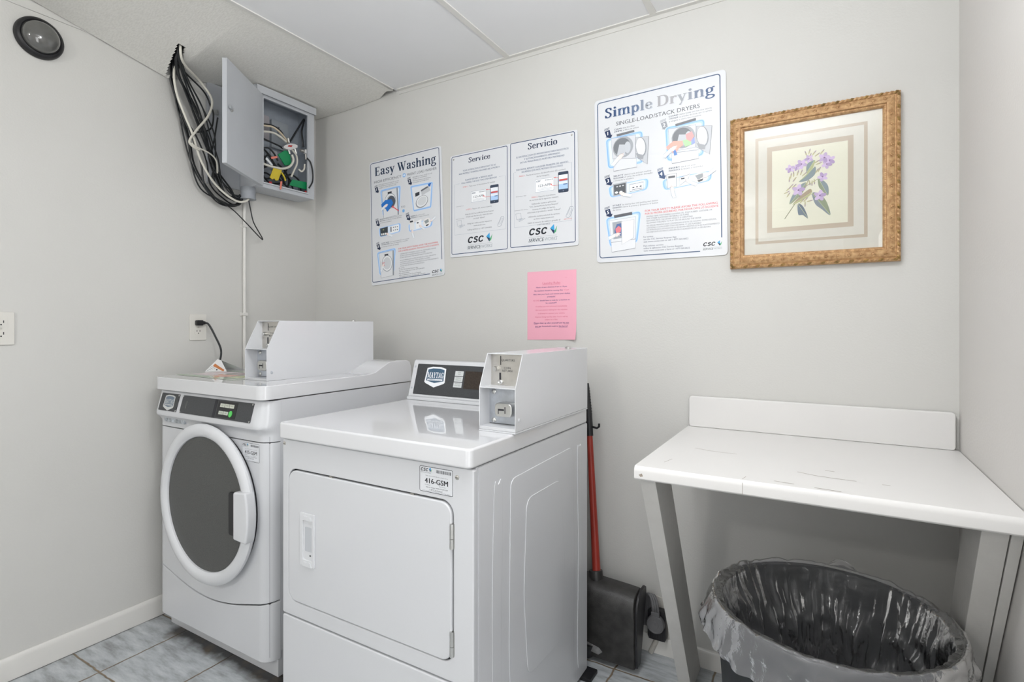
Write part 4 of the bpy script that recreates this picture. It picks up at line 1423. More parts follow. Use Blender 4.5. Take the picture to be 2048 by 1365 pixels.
c = Canvas(f)
KN = (24, 40, 70)
step_arrow(c, 5.4, 27.4, '1', KN)
blue_frame(c, soft([(14.0, 33.4), (44.7, 33.0), (41.5, 64), (17.6, 64)], 3))
washer_pic(c, [(17.2, 35.4), (40.2, 34.6), (41.2, 65.6), (18.8, 66.6)], 29, 48, 8.4, 8.8)
c.oval(30.5, 49, 6.2, 6.6, (82, 88, 98), 10)
c.poly([(15.5, 50), (22, 46), (31, 46.5), (33.5, 51), (29, 56.6), (24.4, 60), (22, 56), (16, 53)], (40, 116, 200), 11)
c.line([(33, 55.5), (41.6, 61.5)], 1.0, (232, 92, 104), 12)
c.poly([(31.4, 54.4), (34.6, 54.6), (33.2, 57.4)], (232, 92, 104), 12)
hand(c, 21.4, 52.6, .9, -.2, lay=13)
c.text('POD', 47.6, 58.6, 2.9, (110, 116, 126), 'c')
c.oval(48.0, 62.4, 1.8, 1.8, (120, 176, 226), 2)
c.build('illustration', t)
step_arrow(c, 54.7, 26.6, '2', KN)
blue_frame(c, soft([(58.6, 36.4), (89.8, 37.0), (86.8, 65), (62.4, 65.6)], 2))
c.poly([(60.8, 38.6), (88.0, 39), (85.4, 63.2), (63.4, 63.8)], (226, 229, 233), 5)
c.poly([(65.4, 45.6), (71.4, 44.6), (71.4, 48.4), (65.6, 49.6)], (52, 56, 64), 6)
c.poly([(73.4, 43.4), (84.6, 41), (86.6, 46), (74.6, 49.6)], (198, 201, 205), 6)
c.poly([(73.4, 43.4), (82.6, 40.6), (84, 42), (74, 45.2)], (96, 100, 108), 7)
c.poly([(83.4, 38.4), (87.8, 37.8), (86.4, 41.6), (84, 41)], (40, 104, 182), 8)
c.oval(74.4, 56.4, 8.8, 6.6, (148, 152, 158), 6, rot=-.3)
c.oval(74.6, 56, 7.8, 5.8, (234, 236, 238), 7, rot=-.3)
c.oval(74.8, 55.8, 6.4, 4.6, (214, 217, 220), 8, rot=-.3)
c.build('illustration', t)
step_arrow(c, 6.0, 66.0, '3', KN)
blue_frame(c, soft([(11.0, 76.8), (43.5, 75.4), (42.6, 85.4), (12.2, 87.2)], 3))
c.poly([(12.8, 77.4), (24.6, 76.8), (24.4, 86), (13.2, 86.6)], (58, 66, 72), 5)
for a in (14.4, 17.2, 20):
    c.rect(a, 83.4, a + 1.9, 85.6, (240, 242, 240), 6)
c.rect(17, 78.8, 19, 80.2, (150, 158, 110), 6)
c.poly([(28.4, 77.2), (41.2, 76.6), (40.8, 84.4), (28.6, 85.2)], (240, 242, 244), 5)
c.rect(28.6, 77.8, 30, 83.6, (60, 66, 74), 6)
for a in (32.4, 35.2, 38):
    for b in (78.4, 81.6):
        c.rect(a, b, a + 1.3, b + 1.1, (96, 104, 116), 6)
hand(c, 25, 86.4, .8, math.pi + .7, lay=7)
c.build('illustration', t)
step_arrow(c, 51.4, 66.2, '4', KN)
blue_frame(c, soft([(54.6, 78.6), (88.4, 77.6), (87.2, 85.8), (55.6, 87.6)], 3))
c.poly([(56.4, 74.6), (63.2, 74.4), (63.4, 85.6), (56.8, 86)], (232, 232, 233), 5)
c.rect(57.0, 75.4, 61.4, 77.2, (52, 56, 64), 6)
c.poly([(65, 77.4), (73.4, 75.6), (72.6, 85), (65.4, 85.6)], (240, 241, 243), 5)
c.rect(66.8, 78.4, 69.2, 79.8, (58, 64, 74), 6)
c.oval(81, 80.4, 5.6, 4.6, (234, 232, 231), 6)
c.poly([(77, 78.6), (82.6, 77), (83.4, 80.4), (79, 82)], (146, 154, 156), 7)
c.poly([(79, 83.4), (83.4, 82.4), (82.6, 84), (80, 84.8)], (56, 62, 70), 8)
hand(c, 60, 89, .8, -1.5, lay=9)
hand(c, 72.6, 84.6, .7, -2.2, lay=9)
hand(c, 88, 79.4, .7, 2.9, lay=9)
c.build('illustration', t)
step_arrow(c, 6.6, 93.4, '5', KN)
blue_frame(c, soft([(7.4, 104.4), (35.6, 102.6), (32.4, 130), (10.8, 131)], 3))
washer_pic(c, [(11.2, 105.8), (32.6, 105.0), (32.1, 133.4), (13.0, 134.4)], 22.6, 118.6, 8.0, 9.4)
c.line([(16, 117), (18.4, 120.6)], .9, (232, 92, 104), 11)
c.line([(18.4, 117), (16, 120.6)], .9, (232, 92, 104), 11)
hand(c, 15.6, 121, .8, -.9, lay=12)
c.build('illustration', t)
csc_mark(c, 85.4, 137.6, 14)
c.build('logo', t)

# ---------------------------------------------------------------- two-panel service poster
TL, TR, BR_, BL = (-1.4662, 1.9621), (-.8526, 1.970), (-.8483, 1.5212), (-1.4662, 1.5117)
t = thing('poster', 'wide service poster in English and Spanish, two bordered panels side by side', 'poster', (-1.16, BY, 1.74))
f2 = bil([TL, TR, BR_, BL], .735)
MB().prism(rr(-.6, 101.4, -.6, 74.6, 1.4, 5), -.0032, 0, f2, PAPER).build('sheet', t, bevel=.0006)
fe = bil([TL, (-1.1640, 1.9660), (-1.1625, 1.5165), BL], 1.51)
fs_ = bil([(-1.1569, 1.9706), TR, BR_, (-1.1569, 1.5193)], 1.46)
BDR = (36, 64, 104)
c = Canvas(fe)
border(c, 1.8, 1.0, 98.6, 148.6, 2.2, .95, BDR)
c.build('border_line', t)
c = Canvas(fs_)
border(c, 1.6, .8, 98.4, 143.4, 2.2, .95, BDR)
c.build('border_line', t)
c = Canvas(fe)
c.serif('Service', 31.6, 70, 13.8, 10.4, [(18, 40, 70)])
c.build('title', t)
c = Canvas(fs_)
c.serif('Servicio', 28.6, 73.6, 13.0, 12.0, [(18, 40, 70)])
c.build('title', t)
TN = (70, 92, 126)


def rows(c, L, sz, col=TG, bold=.006):
    for s, v, wd, u in L:
        c.text(s, u, v, sz, col, 'c', bold=bold, fit=wd)


def panel_pics(c, esp, tagq, ph, lap, cell, t):
    u0, v0, u1, v1 = tagq
    c.rr(u0, v0, u1, v1, .8, (150, 160, 176), 1)
    c.rr(u0 + .35, v0 + .35, u1 - .35, v1 - .35, .7, (243, 245, 247), 2)
    csc_letters(c, u0 + 1.4, v0 + 3.8, 6.5, 2.2, (60, 80, 110), 3)
    k = 0
    x = u0 + (u1 - u0) * .54
    while x < u1 - 1.6:
        c.rect(x, v0 + 1.8, x + .3 + .25 * (k % 3 == 0), v0 + 3.3, (110, 118, 130), 3)
        x += .85
        k += 1
    c.text('123-APP', (u0 + u1) / 2, v0 + (v1 - v0) * .62, 4.6, (76, 84, 96), 'c', fit=(u1 - u0) * .66, lay=3)
    for i in range(4):
        c.line([(u0 + 3 + (6 if i == 0 else 0), v0 + (v1 - v0) * (.72 + .065 * i)), (u1 - 3 - (6 if i == 0 else 0), v0 + (v1 - v0) * (.72 + .065 * i))], .25, (176, 182, 190), 3)
    c.build('illustration', t)
    a0, b0, a1, b1 = ph
    c.rr(a0, b0, a1, b1, 1.6, (52, 64, 84), 1)
    c.rect(a0 + .9, b0 + 4, a1 - .9, b1 - 4.4, (176, 206, 240), 2)
    c.rect(a0 + .9, b0 + 4, a1 - .9, b0 + 9.5, (236, 240, 246), 3)
    c.rect(a0 + 1.6, b0 + 9.6, a1 - 1.4, b0 + 12.0, (206, 92, 88), 4)
    c.rect(a0 + .9, b0 + 12.6, a1 - .9, b0 + 16, (226, 234, 244), 3)
    c.rect(a0 + 7.5, b0 + 16.2, a1 - 1.8, b0 + 17.2, (60, 96, 150), 4)
    c.oval((a0 + a1) / 2, b1 - 2.2, .9, .9, (110, 122, 140), 3)
    rd = (226, 104, 104)
    c.line([(a0 + .5, v0 + 1.6), (u1 + 1, v0 + 1.0)], .5, rd, 4)
    c.poly([(u1 - .2, v0 + .9), (u1 + 2.2, v0 - .1), (u1 + 2.2, v0 + 2.1)], rd, 4)
    c.line([(a0 + .5, v0 + 11.6), (u1 - 2, v0 + 11.4), (u1 - 4, v0 + 9.6)], .5, rd, 4)
    c.poly([(u1 - 5.4, v0 + 8.6), (u1 - 2.8, v0 + 8.6), (u1 - 4.2, v0 + 11)], rd, 4)
    c.build('illustration', t)
    x, y = lap
    LG = (126, 136, 150)
    c.line([(x, y), (x + 8, y - .4), (x + 8.6, y + 7), (x + 1.4, y + 8)], .4, LG, 2, closed=True)
    c.line([(x + 1.4, y + 8), (x + 8.6, y + 7), (x + 15, y + 7.4), (x + 6, y + 11)], .4, LG, 2, closed=True)
    c.poly([(x + 4, y + 8.4), (x + 9, y + 7.6), (x + 11, y + 8), (x + 6.4, y + 9.6)], (176, 184, 196), 1)
    c.build('illustration', t)
    x, y = cell
    c.line([(x + 4.5, y), (x + 8.2, y + .2), (x + 9, y + 2), (x + 4, y + 13), (x + 1.5, y + 14), (x - 1.4, y + 13), (x - 1.4, y + 11)], .45, LG, 2, closed=True)
    c.line([(x + 4.4, y + 2), (x + 7, y + 2.4), (x + 3, y + 11), (x + .4, y + 10.4)], .3, LG, 2, closed=True)


c = Canvas(fe)
rows(c, [('YOUR SATISFACTION IS IMPORTANT TO US', 25.6, 57, 50.5), ('AND PROPERLY WORKING MACHINES ARE A PRIORITY', 29.8, 71.5, 50.4), ('PLEASE REPORT A SERVICE ISSUE', 40.2, 47.5, 50.2), ('FOLLOWING THE EASY TWO STEP METHOD', 44.2, 61.5, 50.4)], 3.2, TN, .008)
c.text('STEP 1:', 22, 50.1, 2.8, REDT, 'l', fit=10)
c.text('Take note of the machine ID number', 33, 50.1, 2.8, TG, 'l', fit=45.6)
c.text('STEP 2:', 27.8, 84.6, 2.8, REDT, 'l', fit=10)
c.text('Report the service issue by', 39.4, 84.6, 2.8, TG, 'l', fit=33.5)
rows(c, [('Using the CSC ServiceWorks Service Request', 91.6, 49.5, 50.8), ('Simply scan the barcode, select the issue', 95.4, 46, 50.8), ('and click "Submit"', 99.4, 20, 50.8), ('Using our online service request at', 105.9, 42.6, 51.2), ('www.cscsw.com', 109.9, 20, 51.2), ('Calling toll free at 1-877-264-6622', 115.2, 42.6, 51.2)], 2.8)
c.text('Download our', 16.8, 77.6, 1.7, TG, 'c', fit=13)
c.text('CSC Service App', 16.8, 96.6, 1.7, TG, 'c', fit=15)
for P in ([(16, 43), (7, 43), (7, 119.6), (95.6, 119.6), (95.6, 43), (85, 43)],):
    c.line(P, .35, (160, 170, 184))
c.build('printed_text', t)
panel_pics(c, False, (36.9, 57.8, 63.1, 74.2), (69.9, 53.4, 84.2, 80.2), (11, 98.8), (84, 101.2), t)
c.build('illustration', t)
csc_mark(c, 30.0, 134.2, 43.5)
c.build('logo', t)
c = Canvas(fs_)
rows(c, [('SU SATISFACCION ES IMPORTANTE PARA NOSOTROS', 22.2, 79, 50.3), ('Y EL FUNCIONAMIENTO APROPIADO', 26.2, 54, 50.3), ('DE LAS MAQUINAS ES NUESTRA PRIORIDAD', 30.2, 66.5, 50.5), ('POR FAVOR, REPORTE CUALQUIER PROBLEMA DEL SERVICIO,', 39.5, 78.6, 50.4), ('SIGUIENDO ESTE FACIL METODO DE DOS PASOS', 43.2, 62, 50.4)], 3.2, TN, .008)
c.text('PASO 1:', 15.5, 48.4, 2.8, REDT, 'l', fit=10)
c.text('Revise el numero de identificacion (ID number)', 27, 48.4, 2.8, TG, 'l', fit=58)
c.text('de la maquina', 52, 52.2, 2.8, TG, 'c', fit=19)
c.text('PASO 2:', 35, 79.4, 2.8, REDT, 'l', fit=9)
c.text('Reporte el problema', 45.4, 79.4, 2.8, TG, 'l', fit=25)
rows(c, [('de servicio de la siguiente manera', 83.0, 43, 53), ('Utilizando nuestra aplicacion', 88.4, 36, 53), ('"CSC ServiceWorks Service Request"', 92.0, 43, 53), ('escanea el codigo de barras,', 95.8, 34, 53), ('seleccione el problema y enviar "Submit"', 99.4, 50, 53), ('Utilizando nuestra solicitud de servicio', 105.2, 47, 53), ('en linea www.cscsw.com', 108.8, 30, 53), ('Llame al numero de telefono gratuito al', 113.4, 48, 53), ('1-877-264-6622', 117.0, 19, 53)], 2.8)
c.text('Descargue App', 18.5, 75.2, 1.7, TG, 'c', fit=16)
c.text('Aplicacion CSC Service', 18.5, 94.0, 1.7, TG, 'c', fit=21)
c.text('SERVICIO', 88, 113.4, 2.0, REDT, 'c', fit=11)
c.line([(10, 41.2), (6.8, 41.2), (7.6, 116.6), (93.6, 115), (94.2, 39.6), (90.4, 39.6)], .35, (160, 170, 184))
c.build('printed_text', t)
panel_pics(c, True, (40.5, 55.4, 68.5, 72.6), (74.5, 50.2, 89.4, 77.4), (10, 98), (87, 97.2), t)
c.build('illustration', t)
csc_mark(c, 29.8, 129.4, 43)
c.build('logo', t)
for (u, v, ff) in ((5, 4.8, fe), (94.5, 4.6, fs_)):
    x, y, z = ff(u, v, 0)
    MB().lathe([(.0005, .0016), (.003, .0014), (.0042, 0)], lambda a, b, w_: (x + a, y - w_, z + b), STEEL, 12).build('mounting_screw', t)

# ---------------------------------------------------------------- pink notice
fpk = bil([(-1.072, 1.4193), (-.8505, 1.4202), (-.8505, 1.1405), (-1.072, 1.1373)], 1.26)


def fp(u, v, w_):
    x, y, z = fpk(u, v, 0)
    k = max(0, (u - 70) / 30) * max(0, (v - 90) / 36)
    return (x, BY - .0008 - .012 * k * k - .0012 * math.sin(u / 100 * PI) - w_, z)


t = thing('notice', 'pink paper laundry rules notice taped on the wall above the dryer', 'notice', (-.961, BY, 1.28))
mb = MB()
gr = [[fp(100 * i / 14, 126 * j / 16, 0) for i in range(15)] for j in range(17)]
mb.sheet(gr, PINK)
mb.build('paper', t)
c = Canvas(fp, .00022)
RP, NP = (206, 96, 118), (92, 56, 110)
c.text('Laundry Rules', 50.4, 24.0, 5.6, RP, 'c', fit=36)
c.line([(32.4, 25.2), (68.4, 25.2)], .4, RP)
c.text('-----', 80, 14, 3, RP, 'c')
for s, v, wd in (('Hours of use is between 8 am to 10 pm', 30.5, 62.5), ('Also, time your loads and remove your clothes', 43.2, 75), ('promptly!', 48.2, 16), ('be emptied!!!', 59.6, 22)):
    c.text(s, 50.2, v, 3.3, NP, 'c', bold=.014, fit=wd)
c.text('No machines should be running after', 15.2, 36.8, 3.3, NP, 'l', bold=.014, fit=59)
c.text('10 pm', 76, 36.8, 3.3, RP, 'l', fit=9.4)
c.text('NO ONE', 12.8, 54.8, 3.3, RP, 'l', fit=12)
c.text('should have to wait for a machine to', 26.6, 54.8, 3.3, NP, 'l', bold=.014, fit=60.5)
for s, v, wd in (('If clothes are not removed immediately', 65.8, 64), ('the next person waiting for the machine', 72.2, 65), ('is allowed to remove your clothes', 78.6, 54.6), ('Anyone doing laundry after hours will be', 85, 66.7), ('subject to a fine', 90, 25.6)):
    c.text(s, 50, v, 3.2, RP, 'c', bold=.004, fit=wd)
for s, v, wd in (('Please clean up after yourself and do not', 96.3, 71.4), ('put any household trash in the barrel', 102.2, 65.4)):
    c.text(s, 49.8, v, 3.4, NP, 'c', bold=.02, fit=wd)
    c.line([(49.8 - wd / 2, v + 1.0), (49.8 + wd / 2, v + 1.0)], .45, NP)
c.build('printed_text', t)

# ---------------------------------------------------------------- gilt picture frame
x0, x1, z0, z1 = -.2785, .1935, 1.3895, 1.8955
t = thing('picture_frame', 'gilt framed botanical print of purple flowers on the back wall', 'picture', ((x0 + x1) / 2, BY, (z0 + z1) / 2))
prof = [(0, .0008), (0, .013), (.003, .019), (.008, .021), (.011, .018), (.0125, .0185), (.015, .0215), (.024, .025), (.031, .0265), (.0335, .0255), (.036, .021), (.040, .0205), (.0435, .016), (.0445, .012), (.0445, .0008)]
loops = [[(x0 + i, BY - d, z0 + i), (x1 - i, BY - d, z0 + i), (x1 - i, BY - d, z1 - i), (x0 + i, BY - d, z1 - i)] for i, d in prof]
mb = MB()
v_ = [p for l in loops for p in l]
fcs = []
for k in range(len(loops)):
    a, b = k * 4, ((k + 1) % len(loops)) * 4
    fcs += [(a + i, a + (i + 1) % 4, b + (i + 1) % 4, b + i) for i in range(4)]
mb.add(v_, fcs, GOLD, False)


def along(inset, step):
    out = []
    for (ax, az), (bx, bz) in (((x0, z0), (x1, z0)), ((x1, z0), (x1, z1)), ((x1, z1), (x0, z1)), ((x0, z1), (x0, z0))):
        d = Vector((bx - ax, bz - az))
        L = d.length - 2 * inset
        d.normalize()
        nn_ = Vector((-d.y, d.x))
        s = max(1, int(round(L / step)))
        for i in range(s):
            p = Vector((ax, az)) + d * (inset + (i + .5) * L / s) + nn_ * inset
            out.append((p.x, p.y, math.atan2(d.y, d.x), i))
    return out


def leaf(mb, x, z, a, y, L, W, H, mat):
    ca, sa = math.cos(a), math.sin(a)
    P = []
    for (u, v, h) in ((-L, 0, 0), (-L * .3, -W, .35 * H), (L * .5, -W * .7, .5 * H), (L, 0, .2 * H), (L * .5, W * .7, .5 * H), (-L * .3, W, .35 * H), (0, 0, H)):
        P.append((x + u * ca - v * sa, y - h, z + u * sa + v * ca))
    mb.add(P, [(0, 1, 6), (1, 2, 6), (2, 3, 6), (3, 4, 6), (4, 5, 6), (5, 0, 6)], mat)


for x, z, a, i in along(.0055, .0125):
    leaf(mb, x, z, a + .45, BY - .0190, .0085, .0042, .0055, GOLD if i % 3 else GOLDD)
for x, z, a, i in along(.0235, .030):
    for k in range(5):
        b = a + k * 2 * PI / 5
        leaf(mb, x + .0042 * math.cos(b), z + .0042 * math.sin(b), b, BY - .0238, .004, .0024, .0032, GOLD)
    mb.ball((x, BY - .0262, z), .0026, .0016, .0026, GOLD, 8, 5)
for x, z, a, i in along(.0235, .0075):
    leaf(mb, x + .0035 * math.sin(i * 1.3), z + .0035 * math.cos(i * 1.3), a + 1.1 * (-1) ** i, BY - .0240, .0042, .0012, .0018, GOLD)
for x, z, a, i in along(.038, .0058):
    mb.ball((x, BY - .0207, z), .0022, .0016, .0022, GOLD, 6, 4)
for (ins, h) in ((.0123, .0185), (.0335, .0262)):
    P = [(x0 + ins, BY - h, z0 + ins), (x1 - ins, BY - h, z0 + ins), (x1 - ins, BY - h, z1 - ins), (x0 + ins, BY - h, z1 - ins)]
    for i in range(4):
        mb.tube([P[i], P[(i + 1) % 4]], .0013, GOLD, 6)
mb.build('frame', t)
ix0, ix1, iz0, iz1 = x0 + .044, x1 - .044, z0 + .044, z1 - .044
YM = BY - .0075
MATC = M('mat_board', srgb(228, 226, 216), .8, var=.02, scale=60)
MB().box(ix0 - .004, ix1 + .004, YM, YM + .003, iz0 - .004, iz1 + .004, MATC).build('mat_board', t)
c = Canvas(lambda u, v, w_: (u, YM - w_, v), .0002)
TAU = (196, 182, 162)
for (a0, a1, b0, b1, k) in ((-.2005, .112, 1.468, 1.8205, .009), (-.1652, .0757, 1.5034, 1.7855, .0148)):
    for P in ([(a0, b0), (a1, b0), (a1 - k, b0 + k), (a0 + k, b0 + k)], [(a1, b0), (a1, b1), (a1 - k, b1 - k), (a1 - k, b0 + k)],
              [(a1, b1), (a0, b1), (a0 + k, b1 - k), (a1 - k, b1 - k)], [(a0, b1), (a0, b0), (a0 + k, b0 + k), (a0 + k, b1 - k)]):
        c.poly(P, TAU)
c.build('mat_bands', t, label='taupe double bands of the mat')
AX0, AX1, AZ0, AZ1 = -.1500, .0612, 1.5185, 1.7700
c = Canvas(lambda u, v, w_: (AX0 + (AX1 - AX0) * u / 100, YM - .0001 - w_, AZ1 - (AZ1 - AZ0) * v / 118), .00012)
c.rect(0, 0, 100, 118, (232, 231, 212), 1)
c.line([(17.3, 105.7), (31.4, 84.1), (40, 70), (46.4, 59.1), (54.9, 33.7)], 1.0, (112, 116, 84), 2)
c.line([(46.4, 59.1), (62.5, 50), (66, 44)], .7, (140, 140, 100), 2)
c.line([(40, 72), (55, 72)], .7, (140, 140, 100), 2)
random.seed(2)


def pleaf(P, c1, c2, rib=(196, 204, 160)):
    n_ = len(P)
    sm_ = [(p.x, p.y) for p in catmull([(a, b, 0) for a, b in P], 5, True)]
    c.poly(sm_, c1, 3)
    h = [(p.x, p.y) for p in catmull([(a, b, 0) for a, b in P[:n_ // 2 + 1]], 5)]
    c.poly(h, c2, 4)
    c.line([P[0], P[n_ // 2]], .5, rib, 5)


LG1, LG2, LG3 = (140, 152, 122), (182, 188, 134), (132, 148, 154)
pleaf([(46.7, 39.6), (47.8, 26.4), (57.8, 21.7), (56.5, 30), (51.0, 41.1)], LG2, LG3)
pleaf([(36.5, 51.4), (46, 44.5), (57.9, 31.5), (58.0, 42.9), (47.9, 51.0)], LG3, LG2)
pleaf([(24.2, 84.3), (27.3, 72.0), (36.9, 57.9), (46.7, 53.8), (43.3, 65.8), (35.4, 75.6)], LG1, LG3)
pleaf([(28.2, 84.7), (39.3, 72.5), (51.1, 64.2), (54.2, 69.0), (48.1, 76.2), (35.4, 82.8)], (186, 188, 132), (168, 150, 124))
pleaf([(62.3, 49.7), (71.1, 56.2), (75.4, 64.6), (74.7, 76.7), (66.6, 67.8), (62.7, 61.2)], LG1, LG3)
pleaf([(54.3, 70.8), (63.6, 72.7), (72.8, 85.2), (78.0, 105.9), (66.8, 96.0), (58.2, 87.1)], (130, 142, 150), LG1)
pleaf([(35.4, 84.6), (42.6, 89.8), (49.0, 107.8), (41.9, 102.2), (35.9, 100.7)], (104, 120, 136), (88, 104, 122))
V1, V2, V3 = (198, 176, 212), (214, 192, 226), (178, 154, 198)
for u, v, s in ((24.8, 30.2, 4.6), (33.6, 29.7, 3.6), (40.3, 25.3, 5.6), (50.1, 18.8, 4.4), (70.1, 20.1, 5.6), (76.9, 25.0, 5.6), (73.2, 30.2, 5.0), (68.0, 48.2, 5.0), (36.1, 64.1, 6.4), (64.4, 75.6, 6.0)):
    a0 = random.uniform(0, 6)
    s *= 1.22
    for k in range(5):
        a = a0 + k * 2 * PI / 5
        c.oval(u + s * .55 * math.cos(a), v + s * .55 * math.sin(a), s * .62, s * .38, (V1, V2, V3)[k % 3], 6 + k % 3, 12, a)
    c.oval(u, v, s * .16, s * .16, (132, 100, 140), 10, 8)
for u, v, a in ((51.7, 14.6, -1.2), (46.1, 10.3, -1.9), (50.8, 8, -1.3), (57.0, 11.1, -.9), (61.2, 14.2, -.6), (67.5, 11.2, -.9), (60.2, 24.8, -.5), (63, 27.8, -.3),
                (26, 41.0, -1.4), (29.6, 39.0, -1.6), (35.2, 38.1, -1.3), (40.0, 37.8, -1.2), (44.0, 41.0, -.7), (24, 46, 1.7), (31, 47, 2.2),
                (20.3, 65.6, -.4), (22.5, 60.7, -.7), (26.3, 56.8, -.8), (30.3, 57.3, -.8), (22.5, 69.5, -1.0), (51.0, 54.6, 1.4), (54.2, 55.7, 1.6), (57.2, 53.8, 1.5), (47, 57, 1.9),
                (41.0, 81.0, -.8), (45.7, 79.5, -.8), (51.2, 82.0, -.2), (60.5, 38.5, -1.0), (63.5, 37, -1.1), (45, 86, 1.6)):
    c.oval(u, v, 4.4, .95, (190, 184, 140), 5, 10, a)
    c.oval(u + 2.4 * math.cos(a), v + 2.4 * math.sin(a), 2.0, .7, (166, 148, 158), 6, 10, a)
c.build('botanical_print', t)
MB().box(ix0 - .002, ix1 + .002, BY - .0125, BY - .0115, iz0 - .002, iz1 + .002, GLASS).build('glass', t)
# ================================================================== MACHINES
def sweep(mb, path, prof, mat):
    """path: list of (x, y, nx, ny, fade); prof: list of (offset, z) or functions of x"""
    loops = []
    for (x, y, nx_, ny_, fd_) in path:
        loops.append([(x + nx_ * o * (fd_ if o > 0 else 1), y + ny_ * o * (fd_ if o > 0 else 1), z(x) if callable(z) else z) for o, z in prof])
    return mb.loft(loops, mat)


def front_path(x0, x1, yf, yb, r):
    P = [(x0, yb, -1, 0, 0.0)]
    for k in range(9):
        a = PI / 2 * k / 8
        P.append((x0 + r - r * math.cos(a), yf + r - r * math.sin(a), -math.cos(a), -math.sin(a), math.sin(a) ** 5))
    for k in range(1, 24):
        P.append((x0 + r + (x1 - x0 - 2 * r) * k / 24, yf, 0, -1, 1.0))
    for k in range(9):
        a = PI / 2 * (1 - k / 8)
        P.append((x1 - r + r * math.cos(a), yf + r - r * math.sin(a), math.cos(a), -math.sin(a), math.sin(a) ** 2))
    P.append((x1, yb, 1, 0, 0.0))
    return P


def screw(parent, f, u, v, r=.005, mat=STEEL, name='screw'):
    m = MB().lathe([(r, 0), (r * .95, .0012), (r * .6, .0022), (.0004, .0025)], lambda a, b, w_: f(u + a, v + b, w_), mat, 14, cap1=True)
    m.prism([(u - r * .6, v - r * .1), (u + r * .6, v - r * .1), (u + r * .6, v + r * .1), (u - r * .6, v + r * .1)], .0024, .0027, f, GAP)
    return m.build(name, parent)


def id_label(parent, f, u0, u1, v0, v1, num, dark):
    """machine number sticker; f(u, v(up), w)"""
    th_ = .0006
    MB().prism(rr(u0, u1, v0, v1, .003), .0002, th_, f, PAPER).build('number_sticker', parent, label='white number sticker with black border')
    W_ = u1 - u0
    H = v1 - v0
    c = Canvas(lambda u, v, w_: f(u0 + u / 100 * W_, v1 - v / 100 * W_, th_ + w_), .0001)
    A = H / W_ * 100
    c.line(rr(1.6, 98.4, 1.6, A - 1.6, 3, 4), 1.3, dark, closed=True)
    csc_letters(c, 4, 13, 23, 8, (20, 26, 36))
    c.poly([(29, 6), (35, 3), (35, 10)], (58, 160, 214))
    c.poly([(29, 6), (35, 10), (33, 14)], (20, 46, 84))
    c.poly([(35.4, 9), (38, 5), (36, 14)], (74, 170, 112))
    c.text('SERVICEWORKS', 4, 17, 3.4, (130, 136, 142), 'l', fit=31)
    k = 0
    x = 51
    random.seed(5)
    while x < 94:
        w_ = random.choice((.5, .8, 1.3))
        c.rect(x, 6, x + w_, 13.4, (60, 64, 70))
        x += w_ + random.choice((.5, .8, 1.1))
    c.text('Please call this machine ID when calling for service', 52, 23.4, 2.9, (90, 94, 100), 'c', fit=66)
    c.text(num, 51, 40, 17, (26, 28, 34), 'c', bold=.02, fit=68)
    c.text('For Service:', 17, 45, 3.4, (90, 94, 100), 'l')
    c.text('Para Servicio:', 60, 45, 3.4, (90, 94, 100), 'l')
    c.text('Visit our website: WWW.CSCSW.COM', 52, 50.6, 3.8, (66, 70, 76), 'c', bold=.01, fit=64)
    c.text('1-877-264-6622', 50, 56.4, 5.0, (56, 60, 66), 'c', fit=38)
    c.text('In order to receive a refund you must report this machine', 50, A - 3.6, 2.6, (110, 114, 120), 'c', fit=84)
    c.build('sticker_print', parent)


def shield(f, cu, cv_, W_, parent, name='maker_badge', white=(236, 239, 242), blue=(62, 92, 116)):
    """maker's shield badge; f(u, v(up), w)"""
    c = Canvas(lambda u, v, w_: f(cu + u / 100 * W_, cv_ - v / 100 * W_, w_), .0002)
    so = [(-46, -30), (-20, -36), (20, -36), (46, -30), (50, 22), (44, 27), (0, 42), (-44, 27), (-50, 22)]
    c.poly(so, white, 1)
    c.poly([(p[0] * .86, p[1] * .80 - 1) for p in so[:4]] + [(43, 17), (2, 25), (-2, 25), (-43, 17)], blue, 2)
    c.serif('MAYTAG', -39, 39, 6, 30, [white], 3)
    c.rect(-37, 10, 37, 16.5, white, 3)
    c.text('COMMERCIAL LAUNDRY', 0, 15.4, 6.0, blue, 'c', bold=.01, fit=68, lay=4)
    return c.build(name, parent)


